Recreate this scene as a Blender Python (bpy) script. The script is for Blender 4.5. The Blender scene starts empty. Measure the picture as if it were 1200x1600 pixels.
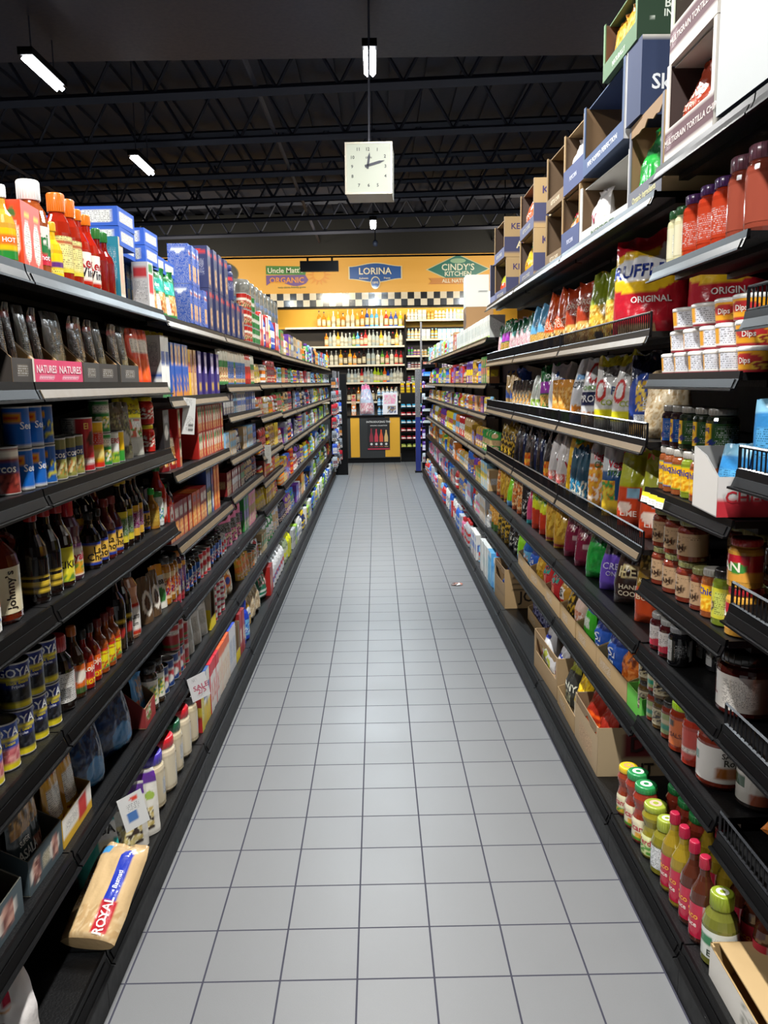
import bpy, math, random
from mathutils import Vector, Matrix, noise
PI = math.pi
SC = bpy.context.scene
COL = SC.collection
# ---------------------------------------------------------------- camera, world, exposure
cam_d = bpy.data.cameras.new('camera'); cam = bpy.data.objects.new('camera', cam_d); COL.objects.link(cam)
cam_d.sensor_fit = 'HORIZONTAL'; cam_d.sensor_width = 36; cam_d.lens = 1267.6*36/1200
cam_d.clip_start = .05; cam_d.clip_end = 100
cam.matrix_world = (Matrix.Translation((0, 0, 1.62)) @ Matrix.Rotation(-.006806, 4, 'Z')
                    @ Matrix.Rotation(PI/2-.15829, 4, 'X') @ Matrix.Rotation(-.015629, 4, 'Z'))
SC.camera = cam
W = bpy.data.worlds.new('world'); SC.world = W; W.use_nodes = True
W.node_tree.nodes['Background'].inputs[0].default_value = (.6, .7, 1, 1)
W.node_tree.nodes['Background'].inputs[1].default_value = .02
SC.view_settings.view_transform = 'Standard'; SC.view_settings.look = 'None'
SC.view_settings.gamma = 1; SC.view_settings.use_curve_mapping = False
SC.view_settings.exposure = 0.25
SC.cycles.max_bounces = 6
LIGHT_W = 60.0        # watts of one ceiling strip over the aisle
# rectangles of light inside the ceiling fixtures: (x, y, z, length, watts, colour)
STRIPS = [(-.01, 6.6, 4.0, .46, .95, 'bright tubular ceiling strip light nearest the clock'),
          (-.01, 13.0, 4.0, .5, 1.9, 'small distant ceiling light above the blue oval sign'),
          (-2.53, 6.75, 4.0, .62, .8, 'large white strip light at upper left of ceiling'),
          (-2.53, 9.43, 4.0, .66, .8, 'second white strip light, lower, at left of ceiling'),
          (0, .5, 4.0, 1.2, 1.3, 'strip light above the start of the aisle'),
          (0, 3.5, 4.0, 1.2, 1.1, 'strip light above the smooth near ceiling panel'),  # out of view, added so the near aisle is strongly lit
          (0, 9.8, 4.0, .46, 1.25, 'ceiling strip light hidden behind the clock'),  # added to lift the far floor; no lamp shows here
          (2.6, 6.7, 4.0, .6, .8, 'strip light beyond the right rack, nearer one'),  # unseen, added behind the right-hand goods for more light
          (2.6, 9.4, 4.0, .6, 1.0, 'strip light beyond the right rack, farther one'),  # likewise added out of sight, for the farther stretch
          (0, -2.2, 4.0, 1.2, 1.25, 'strip light behind the camera at the aisle mouth'),  # added to brighten product faces turned towards the camera
          (2.5, 4.0, 4.0, 1.2, 0.6, 'strip light above the right aisle'),
          (-2.5, 2.0, 4.0, 1.2, 1.0, 'strip light above the left aisle')]

def lin(c): return c/12.92 if c <= .04045 else ((c+.055)/1.055)**2.4
_hc = {}
def hx(s):
    if s not in _hc:
        a = 0.0
        t = s
        if t[-1] == 'p': a = .8; t = t[:-1]
        _hc[s] = tuple(lin(int(t[i:i+2], 16)/255) for i in (0, 2, 4))+(a,)
    return _hc[s]

# ---------------------------------------------------------------- materials
def newmat(name):
    m = bpy.data.materials.new(name); m.use_nodes = True
    return m, m.node_tree, m.node_tree.nodes['Principled BSDF']
def plain(name, col, rough=.5, metal=0, coat=0, emis=None, es=0, bump=0, bscale=30, spec=.5, rv=.08):
    m, t, b = newmat(name)
    b.inputs['Base Color'].default_value = hx(col)[:3]+(1,)
    b.inputs['Roughness'].default_value = rough; b.inputs['Metallic'].default_value = metal
    b.inputs['Coat Weight'].default_value = coat; b.inputs['Specular IOR Level'].default_value = spec
    n = t.nodes.new('ShaderNodeTexNoise'); n.inputs['Scale'].default_value = bscale; n.inputs['Detail'].default_value = 4
    g = t.nodes.new('ShaderNodeTexCoord'); t.links.new(g.outputs['Object'], n.inputs['Vector'])
    r = t.nodes.new('ShaderNodeMapRange'); r.inputs[3].default_value = max(.03, rough-rv); r.inputs[4].default_value = rough+rv
    t.links.new(n.outputs[0], r.inputs[0]); t.links.new(r.outputs[0], b.inputs['Roughness'])
    if bump:
        u = t.nodes.new('ShaderNodeBump'); u.inputs['Strength'].default_value = bump; u.inputs['Distance'].default_value = .003
        t.links.new(n.outputs[0], u.inputs['Height']); t.links.new(u.outputs[0], b.inputs['Normal'])
    if emis:
        b.inputs['Emission Color'].default_value = hx(emis)[:3]+(1,); b.inputs['Emission Strength'].default_value = es
    return m
def N(t, op, a=None, b=None, c=None):
    n = t.nodes.new('ShaderNodeMath'); n.operation = op
    for i, v in enumerate((a, b, c)):
        if v is None: continue
        if isinstance(v, (int, float)): n.inputs[i].default_value = v
        else: t.links.new(v, n.inputs[i])
    return n.outputs[0]
def printed(name, rough, coat=0, metal=0, bump=0, bscale=60, trans=0):
    """reads the artwork stored on the mesh; its alpha says where small print runs"""
    m, t, b = newmat(name)
    at = t.nodes.new('ShaderNodeAttribute'); at.attribute_name = 'Col'
    tc = t.nodes.new('ShaderNodeTexCoord'); sp = t.nodes.new('ShaderNodeSeparateXYZ')
    t.links.new(tc.outputs['Object'], sp.inputs[0])
    x = N(t, 'ADD', sp.outputs[0], sp.outputs[1])
    zr = N(t, 'MULTIPLY', sp.outputs[2], 185.0)
    row = N(t, 'FLOOR', zr); fr = N(t, 'FRACT', zr)
    cmb = t.nodes.new('ShaderNodeCombineXYZ')
    t.links.new(N(t, 'MULTIPLY', x, 380.0), cmb.inputs[0]); t.links.new(N(t, 'MULTIPLY', row, 7.31), cmb.inputs[1])
    nz = t.nodes.new('ShaderNodeTexNoise'); nz.inputs['Scale'].default_value = 1; nz.inputs['Detail'].default_value = 1
    t.links.new(cmb.outputs[0], nz.inputs['Vector'])
    mk = N(t, 'MULTIPLY', N(t, 'GREATER_THAN', nz.outputs[0], .5), N(t, 'LESS_THAN', fr, .55))
    mk = N(t, 'MULTIPLY', mk, N(t, 'MULTIPLY', at.outputs['Alpha'], .75))
    bw = t.nodes.new('ShaderNodeRGBToBW'); t.links.new(at.outputs['Color'], bw.inputs[0])
    lt = N(t, 'LESS_THAN', bw.outputs[0], .25)
    cr = t.nodes.new('ShaderNodeCombineColor')
    for i in range(3): t.links.new(N(t, 'MULTIPLY', lt, .6), cr.inputs[i])
    mx = t.nodes.new('ShaderNodeMix'); mx.data_type = 'RGBA'
    t.links.new(mk, mx.inputs[0]); t.links.new(at.outputs['Color'], mx.inputs[6]); t.links.new(cr.outputs[0], mx.inputs[7])
    t.links.new(mx.outputs[2], b.inputs['Base Color'])
    b.inputs['Roughness'].default_value = rough; b.inputs['Coat Weight'].default_value = coat; b.inputs['Metallic'].default_value = metal
    b.inputs['Coat Roughness'].default_value = .08
    if trans: b.inputs['Alpha'].default_value = 1-trans
    if bump:
        n = t.nodes.new('ShaderNodeTexNoise'); n.inputs['Scale'].default_value = bscale; n.inputs['Detail'].default_value = 3
        t.links.new(tc.outputs['Object'], n.inputs['Vector'])
        u = t.nodes.new('ShaderNodeBump'); u.inputs['Strength'].default_value = bump; u.inputs['Distance'].default_value = .004
        t.links.new(n.outputs[0], u.inputs['Height']); t.links.new(u.outputs[0], b.inputs['Normal'])
    return m
M = dict(
    paper=printed('printed_carton', .42, .1), gloss=printed('glossy_print', .2, .4), foil=printed('crinkled_film', .24, .35, 0, .5, 45),
    tin=printed('printed_tin', .28, .2, .15), card=printed('corrugated_card', .75), glassy=printed('filled_glass', .07, .6),
    clear=printed('clear_glass', .05, .3, trans=.45),
    metal=plain('bare_tin', 'b4b2ac', .3, .9), lid=printed('painted_lid', .3, .5),
    black=plain('black_powder_coat', '060607', .45, 0, 0, spec=.2), rail=plain('black_rail', '060607', .36, 0, 0, spec=.13, rv=.02),
    tan=plain('lip_strip', '6f604a', .4), silver=plain('bright_edge', '9b9a9c', .25, .8),
    wire=plain('black_wire', '17171a', .3, .3), deckm=plain('worn_black_deck', '0a0a0b', .42, spec=.3, bump=.3, bscale=160),
    ceil=plain('dark_painted_ceiling', '242735', .7), joist=plain('dark_painted_steel', '2a2d3c', .6), soff=plain('smooth_dark_panel', '1f2438', .5),
    yellow=plain('yellow_wall_paint', 'eeb24e', .5), wallb=plain('black_wall_paint', '09090b', .6),
    shelfb=plain('bottle_shelf_edge', 'c9c2b4', .4), counter=plain('dark_laminate', '2a2b2b', .4), yel2=plain('yellow_laminate', 'e3a62c', .4),
    alu=plain('brushed_case', 'b6b0a0', .35, .6, bump=.2), white=plain('white_enamel', 'dfe3d6', .4), blue=plain('blue_laminate', '1e2a6e', .35),
)

# ---------------------------------------------------------------- mesh building with stored artwork
class MB:
    def __init__(s): s.v = []; s.f = []; s.c = []; s.sm = []
    def face(s, pts, cols, smooth=False):
        b = len(s.v); s.v += [tuple(p) for p in pts]; s.f.append(tuple(range(b, b+len(pts))))
        s.c.append(cols if isinstance(cols, list) else [cols]*len(pts)); s.sm.append(smooth)
    def grid(s, P, nu, nv, C, smooth=True, flip=False):
        """P(u,v) position, C(u,v) colour over the unit square"""
        b = len(s.v)
        for j in range(nv+1):
            for i in range(nu+1): s.v.append(tuple(P(i/nu, j/nv)))
        for j in range(nv):
            for i in range(nu):
                a = b+j*(nu+1)+i
                q = [a, a+1, a+nu+2, a+nu+1]; uv = [(i, j), (i+1, j), (i+1, j+1), (i, j+1)]
                if flip: q.reverse(); uv.reverse()
                cu, cv = i+.5, j+.5
                s.f.append(tuple(q)); s.c.append([C((x*.92+cu*.08)/nu, (y*.92+cv*.08)/nv) for x, y in uv]); s.sm.append(smooth)
    def box(s, x0, y0, z0, x1, y1, z1, c, bev=0):
        p = [(x0, y0, z0), (x1, y0, z0), (x1, y1, z0), (x0, y1, z0), (x0, y0, z1), (x1, y0, z1), (x1, y1, z1), (x0, y1, z1)]
        for q in ((0, 3, 2, 1), (4, 5, 6, 7), (0, 1, 5, 4), (1, 2, 6, 5), (2, 3, 7, 6), (3, 0, 4, 7)): s.face([p[i] for i in q], c)
    def prism(s, poly, axis, a, b, c):
        """polygon in the plane normal to axis ('x','y' or 'z'), extruded from a to b"""
        def mk(p, t): return {'x': (t, p[0], p[1]), 'y': (p[0], t, p[1]), 'z': (p[0], p[1], t)}[axis]
        A = [mk(p, a) for p in poly]; B = [mk(p, b) for p in poly]; n = len(poly)
        s.face(list(reversed(A)), c); s.face(B, c)
        for i in range(n): s.face([A[i], A[(i+1) % n], B[(i+1) % n], B[i]], c)
    def bar(s, p, q, r, c):
        p = Vector(p); q = Vector(q); d = (q-p).normalized()
        u = d.orthogonal().normalized()*r; w = d.cross(u).normalized()*r
        A = [p+u+w, p-u+w, p-u-w, p+u-w]; B = [x+(q-p) for x in A]
        s.face(A[::-1], c); s.face(B, c)
        for i in range(4): s.face([A[i], A[(i+1) % 4], B[(i+1) % 4], B[i]], c)
    def lathe(s, prof, c, n=24, cap0=True, cap1=True, cx=0, cy=0):
        """prof: (r, z[, colour]) upwards; c: default colour"""
        for k in range(len(prof)-1):
            a, b = prof[k], prof[k+1]; cc = hx(a[2]) if len(a) > 2 else c
            for i in range(n):
                t0 = 2*PI*i/n; t1 = 2*PI*(i+1)/n
                s.face([(cx+a[0]*math.sin(t0), cy-a[0]*math.cos(t0), a[1]), (cx+a[0]*math.sin(t1), cy-a[0]*math.cos(t1), a[1]),
                        (cx+b[0]*math.sin(t1), cy-b[0]*math.cos(t1), b[1]), (cx+b[0]*math.sin(t0), cy-b[0]*math.cos(t0), b[1])], cc, True)
        for on, (r, z), up in ((cap0, prof[0][:2], 0), (cap1, prof[-1][:2], 1)):
            if on and r > 1e-4:
                pts = [(cx+r*math.sin(2*PI*i/n), cy-r*math.cos(2*PI*i/n), z) for i in range(n)]
                s.face(pts if up else pts[::-1], hx(prof[-1][2]) if up and len(prof[-1]) > 2 else c)
    def mesh(s, name, mat, merge=True):
        me = bpy.data.meshes.new(name)
        me.from_pydata(s.v, [], s.f)
        at = me.color_attributes.new('Col', 'FLOAT_COLOR', 'CORNER')
        flat = []
        for c in s.c:
            for k in c: flat.extend(k)
        at.data.foreach_set('color', flat)
        me.polygons.foreach_set('use_smooth', s.sm)
        if merge:
            import bmesh
            bm = bmesh.new(); bm.from_mesh(me); bmesh.ops.remove_doubles(bm, verts=bm.verts, dist=.00006); bm.to_mesh(me); bm.free()
        me.materials.append(mat)
        return me

# ---------------------------------------------------------------- artwork: "base; r u0 v0 u1 v1 col; e u v ru rv col; n u0 v0 u1 v1 c,c,c; t u v size col TEXT"
_art = {}
def art(sx):
    if sx in _art: return _art[sx]
    parts = [p.strip() for p in sx.split(';')]; ops = []; tx = []
    for p in parts[1:]:
        w = p.split(' ')
        if w[0] in 'red': ops.append((w[0],)+tuple(float(x) for x in w[1:5])+(hx(w[5]),))
        elif w[0] == 'n': ops.append(('n',)+tuple(float(x) for x in w[1:5])+([hx(k) for k in w[5].split(',')],))
        elif w[0] == 't': tx.append((float(w[1]), float(w[2]), float(w[3]), hx(w[4]), ' '.join(w[5:])))
    _art[sx] = (hx(parts[0]), ops, tx); return _art[sx]
def ev(a, u, v):
    c = a[0]
    for o in a[1]:
        k = o[0]
        if k == 'e':
            if ((u-o[1])/o[3])**2+((v-o[2])/o[4])**2 < 1: c = o[5]
        elif k == 'd':
            if v < o[1]+(o[2]-o[1])*u and v > o[3]+(o[4]-o[3])*u: c = o[5]
        elif o[1] <= u <= o[3] and o[2] <= v <= o[4]:
            if k == 'r': c = o[5]
            else:
                pl = o[5]; x = noise.noise(Vector((u*9+.3, v*11+.7, o[1]*5)))*1.6+.5
                c = pl[max(0, min(len(pl)-1, int(x*len(pl))))]
    return c
_tx = {}
def glyphs(s):
    if s not in _tx:
        cu = bpy.data.curves.new('t', 'FONT'); cu.body = s; cu.offset = .018; cu.resolution_u = 2
        ob = bpy.data.objects.new('t', cu); me = bpy.data.meshes.new_from_object(ob)
        vs = [(v.co.x, v.co.y) for v in me.vertices]; fs = [tuple(p.vertices) for p in me.polygons]
        if vs:
            x0 = min(v[0] for v in vs); x1 = max(v[0] for v in vs)
            vs = [(v[0]-(x0+x1)/2, v[1]-.34) for v in vs]
        bpy.data.objects.remove(ob); bpy.data.curves.remove(cu); bpy.data.meshes.remove(me)
        _tx[s] = (vs, fs)
    return _tx[s]
def letter(mb, P, w, h, texts, off=.0009):
    """lay words on the surface P(u,v); w, h = size of the unit square in metres; size<0 turns the word a quarter"""
    for (u, v, sz, c, s) in texts:
        vs, fs = glyphs(s); rot = sz < 0; sz = abs(sz)*1.2
        b = len(mb.v)
        for x, y in vs:
            if rot: x, y = -y, x
            uu = u+x*sz/w; vv = v+y*sz/h
            p = Vector(P(uu, vv)); e = .004
            n = (Vector(P(uu+e, vv))-p).cross(Vector(P(uu, vv+e))-p)
            if n.length > 1e-12: n.normalize()
            else: n = Vector((0, -1, 0))
            mb.v.append(tuple(p+n*off))
        for f in fs: mb.f.append(tuple(b+i for i in f)); mb.c.append([c]*len(f)); mb.sm.append(False)

def link(name, me, parent=None, loc=(0, 0, 0)):
    o = bpy.data.objects.new(name, me); COL.objects.link(o); o.location = loc
    if parent: o.parent = parent
    return o
def thing(name, label, cat, loc=(0, 0, 0), rz=0, group=None, me=None):
    o = link(name, me, None, loc); o.rotation_euler = (0, 0, rz); o['label'] = label; o['category'] = cat
    if group: o['group'] = group
    return o
def struct(name, mb, mat):
    o = link(name, mb.mesh(name, mat)); o['kind'] = 'structure'; return o
K0 = hx('808080')
# ---------------------------------------------------------------- floor
def floor_mat():
    m, t, b = newmat('grey_floor_tile')
    g = t.nodes.new('ShaderNodeNewGeometry'); s = t.nodes.new('ShaderNodeSeparateXYZ'); t.links.new(g.outputs['Position'], s.inputs[0])
    T = .2122879
    def line(o, off):
        f = N(t, 'FRACT', N(t, 'DIVIDE', N(t, 'SUBTRACT', o, off-T*100), T))
        d = N(t, 'MINIMUM', f, N(t, 'SUBTRACT', 1.0, f))
        return N(t, 'LESS_THAN', d, .0125), N(t, 'FLOOR', N(t, 'DIVIDE', N(t, 'SUBTRACT', o, off-T*100), T))
    lx, ix = line(s.outputs[0], -.71674); ly, iy = line(s.outputs[1], 2.00258)
    gr = N(t, 'MAXIMUM', lx, ly)
    cb = t.nodes.new('ShaderNodeCombineXYZ'); t.links.new(ix, cb.inputs[0]); t.links.new(iy, cb.inputs[1])
    wn = t.nodes.new('ShaderNodeTexWhiteNoise'); t.links.new(cb.outputs[0], wn.inputs['Vector'])
    sp = t.nodes.new('ShaderNodeTexNoise'); sp.inputs['Scale'].default_value = 420; sp.inputs['Detail'].default_value = 2
    t.links.new(g.outputs['Position'], sp.inputs['Vector'])
    di = t.nodes.new('ShaderNodeTexNoise'); di.inputs['Scale'].default_value = 2.3; di.inputs['Detail'].default_value = 6
    t.links.new(g.outputs['Position'], di.inputs['Vector'])
    val = N(t, 'ADD', N(t, 'MULTIPLY', wn.outputs[0], .035), N(t, 'ADD', N(t, 'MULTIPLY', sp.outputs[0], .16), N(t, 'MULTIPLY', di.outputs[0], .07)))
    val = N(t, 'ADD', val, .86)
    r = t.nodes.new('ShaderNodeMix'); r.data_type = 'RGBA'; r.inputs[6].default_value = hx('78797a')[:3]+(1,); r.inputs[7].default_value = hx('2c2c3c')[:3]+(1,)
    t.links.new(gr, r.inputs[0])
    mu = t.nodes.new('ShaderNodeVectorMath'); mu.operation = 'SCALE'; t.links.new(r.outputs[2], mu.inputs[0]); t.links.new(val, mu.inputs['Scale'])
    t.links.new(mu.outputs[0], b.inputs['Base Color'])
    t.links.new(N(t, 'ADD', N(t, 'MULTIPLY', gr, .3), N(t, 'ADD', N(t, 'MULTIPLY', di.outputs[0], .14), .36)), b.inputs['Roughness'])
    bu = t.nodes.new('ShaderNodeBump'); bu.inputs['Strength'].default_value = .35; bu.inputs['Distance'].default_value = .002
    t.links.new(N(t, 'SUBTRACT', N(t, 'MULTIPLY', sp.outputs[0], .3), gr), bu.inputs['Height']); t.links.new(bu.outputs[0], b.inputs['Normal'])
    return m
RX, RY0, RY1, RZ = 8.0, -3.0, 19.2, 5.0
b = MB(); b.box(-RX, RY0, -.1, RX, RY1, 0, K0); struct('floor', b, floor_mat())
b = MB()
for i in range(80):                                    # corrugated deck
    x = -RX+i*.2; b.box(x, RY0, RZ+(.0 if i % 2 else .045), x+.2, RY1, RZ+.1, K0)
struct('ceiling', b, M['ceil'])
for nm, a in (('wall_left', (-RX-.1, RY0, 0, -RX, RY1, RZ)), ('wall_right', (RX, RY0, 0, RX+.1, RY1, RZ)), ('wall_front', (-RX, RY0-.1, 0, RX, RY0, RZ)),
              ('wall_back', (-RX, RY1, 0, RX, RY1+.1, RZ))):
    b = MB(); b.box(*a, K0); struct(nm, b, M['yellow'] if nm == 'wall_back' else M['wallb'])
b = MB(); b.box(-RX, RY0, 4.34, RX, 7.4, 4.62, K0); o = struct('trim_1', b, M['soff'])
# yellow sign wall over the counter and the black fascia above it
b = MB(); b.box(-RX, 17.2, 3.452, RX, 17.42, 4.2, K0); struct('wall_sign_band', b, M['yellow'])
b = MB(); b.box(-RX, 17.1, 4.2, RX, 17.42, RZ, K0); struct('trim_2', b, M['wallb'])
b = MB(); n = 0
sq = .1345
for j in range(2):
    for i in range(-40, 41):
        if (i+j) % 2: b.box(i*sq, 17.2, 3.183+j*sq, (i+1)*sq, 17.42, 3.183+(j+1)*sq, hx('efe0c4'))
        else: b.box(i*sq, 17.2, 3.183+j*sq, (i+1)*sq, 17.42, 3.183+(j+1)*sq, hx('141414'))
o = link('trim_3', b.mesh('checker_band', M['gloss'])); o['kind'] = 'structure'
b = MB(); b.box(-RX, 17.17, 3.15, RX, 17.44, 3.183, K0); struct('trim_4', b, M['rail'])
# open-web joists
for k, y0 in enumerate((8.15, 9.65, 11.2, 12.65, 14.15, 15.5)):
    sl = math.tan(math.radians(5.6))
    def P(x, z, dy=0): return (x, y0-x*sl+dy, z)
    root = link('ceiling_joist', None); root['kind'] = 'structure'
    b = MB()
    for dy in (-.04, .04): b.bar(P(-7.6, 4.37, dy), P(7.6, 4.37, dy), .022, K0)
    link('bottom_chord', b.mesh('chord', M['joist']), root)
    b = MB()
    for dy in (-.04, .04): b.bar(P(-7.6, 4.9, dy), P(7.6, 4.9, dy), .022, K0)
    link('top_chord', b.mesh('chord', M['joist']), root)
    b = MB()
    for i in range(25):
        x = -7.5+i*.6
        b.bar(P(x, 4.39), P(x+.3, 4.9), .012, K0); b.bar(P(x+.3, 4.9), P(x+.6, 4.39), .012, K0)
    o = link('web', b.mesh('web', M['joist']), root)
for x in (-4.6, -1.1, 2.4):
    b = MB(); b.bar((x, 7.45, 4.42), (x, 17, 4.42), .018, K0)
    o = link('bridging_rod', b.mesh('rod', M['joist'])); o['kind'] = 'structure'
# ---------------------------------------------------------------- lamps
emit = plain('lit_tube', 'ffffff', .3, emis='f4f7ff', es=14)
for (x, y, z, L, w, lab) in STRIPS:
    r = thing('strip_light', lab, 'light', (x, y, z), 0, 'ceiling strip lights')
    b = MB(); b.box(-.055, -L/2-.03, .03, .055, L/2+.03, .085, K0); link('housing', b.mesh('housing', M['rail']), r)
    b = MB()
    for dx in (-.022, .022): b.bar((dx, -L/2, .012), (dx, L/2, .012), .016, K0)
    link('tube', b.mesh('tube', emit), r)
    for dy in (-L*.35, L*.35):
        b = MB(); b.bar((0, dy, .085), (0, dy, (.34 if y < 7.4 else 1.01)), .004, K0); link('hanger', b.mesh('hanger', M['joist']), r)
    ld = bpy.data.lights.new('strip_lamp', 'AREA'); ld.shape = 'RECTANGLE'; ld.size = .1; ld.size_y = L
    ld.energy = LIGHT_W*w*1.6; ld.color = (1, .985, .955) if y < 8 else (.8, .92, 1)
    lo = bpy.data.objects.new('strip_lamp', ld); COL.objects.link(lo); lo.parent = r; lo.location = (0, 0, -.012)
# ---------------------------------------------------------------- product shapes. Each builder returns [(part, mesh, material)], the first is the body
def k_box(w, d, h, A, B='', top='', fin='paper'):
    """A front art, B side art; flaps and edges follow the front's base colour"""
    a = art(A); s = art(B or A.split(';')[0]); m = MB(); e = .0012
    F = lambda u, v: (-w/2+u*w, -d/2, v*h)
    m.grid(F, 14, 16, lambda u, v: ev(a, u, v), False)
    m.grid(lambda u, v: (w/2-u*w, d/2, v*h), 1, 1, lambda u, v: a[0], False)
    S = lambda u, v: (-w/2, d/2-u*d, v*h)
    m.grid(S, 10, 14, lambda u, v: ev(s, u, v), False)
    S2 = lambda u, v: (w/2, -d/2+u*d, v*h)
    m.grid(S2, 10, 14, lambda u, v: ev(s, u, v), False)
    tc = hx(top) if top else s[0]
    m.face([(-w/2, -d/2, h), (w/2, -d/2, h), (w/2, d/2, h), (-w/2, d/2, h)], tc)
    m.face([(-w/2, -d/2, 0), (-w/2, d/2, 0), (w/2, d/2, 0), (w/2, -d/2, 0)], tc)
    m.box(-w/2+.002, -.0008, h, w/2-.002, .0008, h+.0009, tuple(x*.5 for x in tc[:3])+(0,))
    letter(m, F, w, h, a[2]); letter(m, S, d, h, s[2]); letter(m, S2, d, h, s[2])
    return [('carton', m.mesh('carton', M[fin], False), M[fin])]
def lab_art(m, R, z0, z1, A, n=28, text=True):
    a = art(A); half = 7
    def P(u, v):
        t = (u-.5)*PI; return (R(v)*math.sin(t), -R(v)*math.cos(t), z0+v*(z1-z0))
    def P2(u, v):
        p = P(u, v); return (-p[0], -p[1], p[2])
    m.grid(P, 18, 12, lambda u, v: ev(a, u, v)); m.grid(P2, 18, 12, lambda u, v: ev(a, u, v))
    r = R(.5); letter(m, P, PI*r, z1-z0, a[2]); letter(m, P2, PI*r, z1-z0, a[2])
def k_can(w, d, h, A, lidc='b9b7b0'):
    r = w/2; m = MB()
    m.lathe([(r*.97, 0), (r, .002), (r, .004)], hx('a8a6a0'), 28)
    lab_art(m, lambda v: r*.985, .004, h-.005, A)
    m.lathe([(r*.985, h-.005), (r, h-.004), (r, h-.001)], hx('c2c0ba'), 28, False, False)
    e = MB(); e.lathe([(r, h-.001), (r*.95, h), (r*.93, h-.003), (r*.6, h-.0035), (0, h-.003)], hx(lidc), 28, False, False)
    return [('tin', m.mesh('tin', M['tin'], False), 0), ('rim', e.mesh('rim', M['metal']), 0)]
PROF = {  # fractions of (radius, height); label between the two given heights; cap from the last height
    'jar': ([(.9, 0), (1, .03), (1, .74), (.93, .8), (.8, .83), (.8, .85)], .14, .68, .85, .86),
    'squat': ([(.88, 0), (1, .06), (1, .7), (.96, .76), (.86, .8), (.86, .82)], .12, .66, .82, .9),
    'waist': ([(.92, 0), (1, .04), (1, .36), (.84, .5), (.8, .58), (.98, .72), (1, .78), (.82, .86), (.78, .88)], .06, .42, .88, .86),
    'sauce': ([(.92, 0), (1, .03), (1, .5), (.9, .6), (.5, .72), (.38, .78), (.36, .86)], .07, .47, .86, .42),
    'hot': ([(.94, 0), (1, .02), (1, .52), (.8, .62), (.42, .7), (.34, .76), (.34, .84)], .08, .46, .84, .42),
    'slim': ([(.92, 0), (1, .03), (1, .6), (.85, .68), (.45, .76), (.32, .84), (.3, .9)], .1, .54, .9, .34),
    'wide': ([(.92, 0), (1, .03), (1, .56), (.86, .68), (.6, .76), (.55, .79)], .12, .52, .79, .64),
    'squeeze': ([(.9, 0), (1, .04), (.98, .4), (.82, .55), (.9, .68), (.6, .78), (.4, .8)], .06, .46, .8, .5),
    'jug': ([(.9, 0), (1, .04), (1, .55), (.9, .66), (.5, .78), (.36, .84), (.36, .88)], .1, .55, .88, .42),
    'liquor': ([(.94, 0), (1, .02), (1, .58), (.85, .66), (.35, .74), (.3, .9)], .12, .5, .9, .34),
    'bleach': ([(.9, 0), (1, .04), (1, .62), (.75, .76), (.36, .86), (.34, .88)], .15, .55, .88, .42),
}
def k_bot(w, d, h, prof, content, capc, A, capfin='lid', body='glassy', cap_art=''):
    pr, l0, l1, ch, cr = PROF[prof]; r = w/2; m = MB(); hc = hx(content)
    P = [(a*r, z*h) for a, z in pr]
    def rad(z):
        for i in range(len(P)-1):
            if P[i][1] <= z <= P[i+1][1]: return P[i][0]+(P[i+1][0]-P[i][0])*(z-P[i][1])/max(1e-6, P[i+1][1]-P[i][1])
        return P[-1][0]
    m.lathe(P, hc, 24, True, True)
    if A: lab_art(m, lambda v: rad((l0+v*(l1-l0))*h)+.0006, l0*h, l1*h, A)
    if prof == 'jug':
        for k in range(8):
            t0 = -PI/2+PI*k/8; t1 = -PI/2+PI*(k+1)/8
            q = lambda t: (r*.42+r*.62*math.cos(t), 0, h*.73+h*.1*math.sin(t))
            m.bar(q(t0), q(t1), .006, hc)
    c = MB(); cc = hx(capc); R = cr*r; z = ch*h
    if h-z < .004: z = h-.004
    c.lathe([(R*.97, z), (R, z+.001), (R, h-.003), (R*.94, h-.0005), (R*.8, h), (0, h)], cc, 24, True, False)
    for k in range(24):
        t = 2*PI*k/24; s_, c_ = math.sin(t), math.cos(t)
        c.bar((R*s_, -R*c_, z+.002), (R*s_, -R*c_, h-.004), .0006, cc)
    if cap_art:
        a = hx(cap_art); c.lathe([(R*.55, h+.0004), (0, h+.0005)], a, 18, False, False); c.lathe([(R*.25, h+.0008), (0, h+.0009)], cc, 12, False, False)
    return [('glass_body' if body == 'glassy' else 'plastic_body', m.mesh('body', M[body], False), 0), ('cap', c.mesh('cap', M[capfin]), 0)]
def k_tub(w, d, h, A, lidc='e9e7e2'):
    r = w/2; m = MB(); lab_art(m, lambda v: r*(.9+.08*v), 0, h*.82, A)
    m.lathe([(r*.9, 0), (0.0001, .0005)], hx('dddbd5'), 24, True, False)
    c = MB(); c.lathe([(r*.98, h*.8), (r, h*.82), (r, h*.95), (r*.9, h), (r*.86, h-.003), (0, h-.003)], hx(lidc), 24, True, False)
    return [('tub_body', m.mesh('tub', M['paper'], False), 0), ('lid', c.mesh('lid', M['lid']), 0)]
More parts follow.
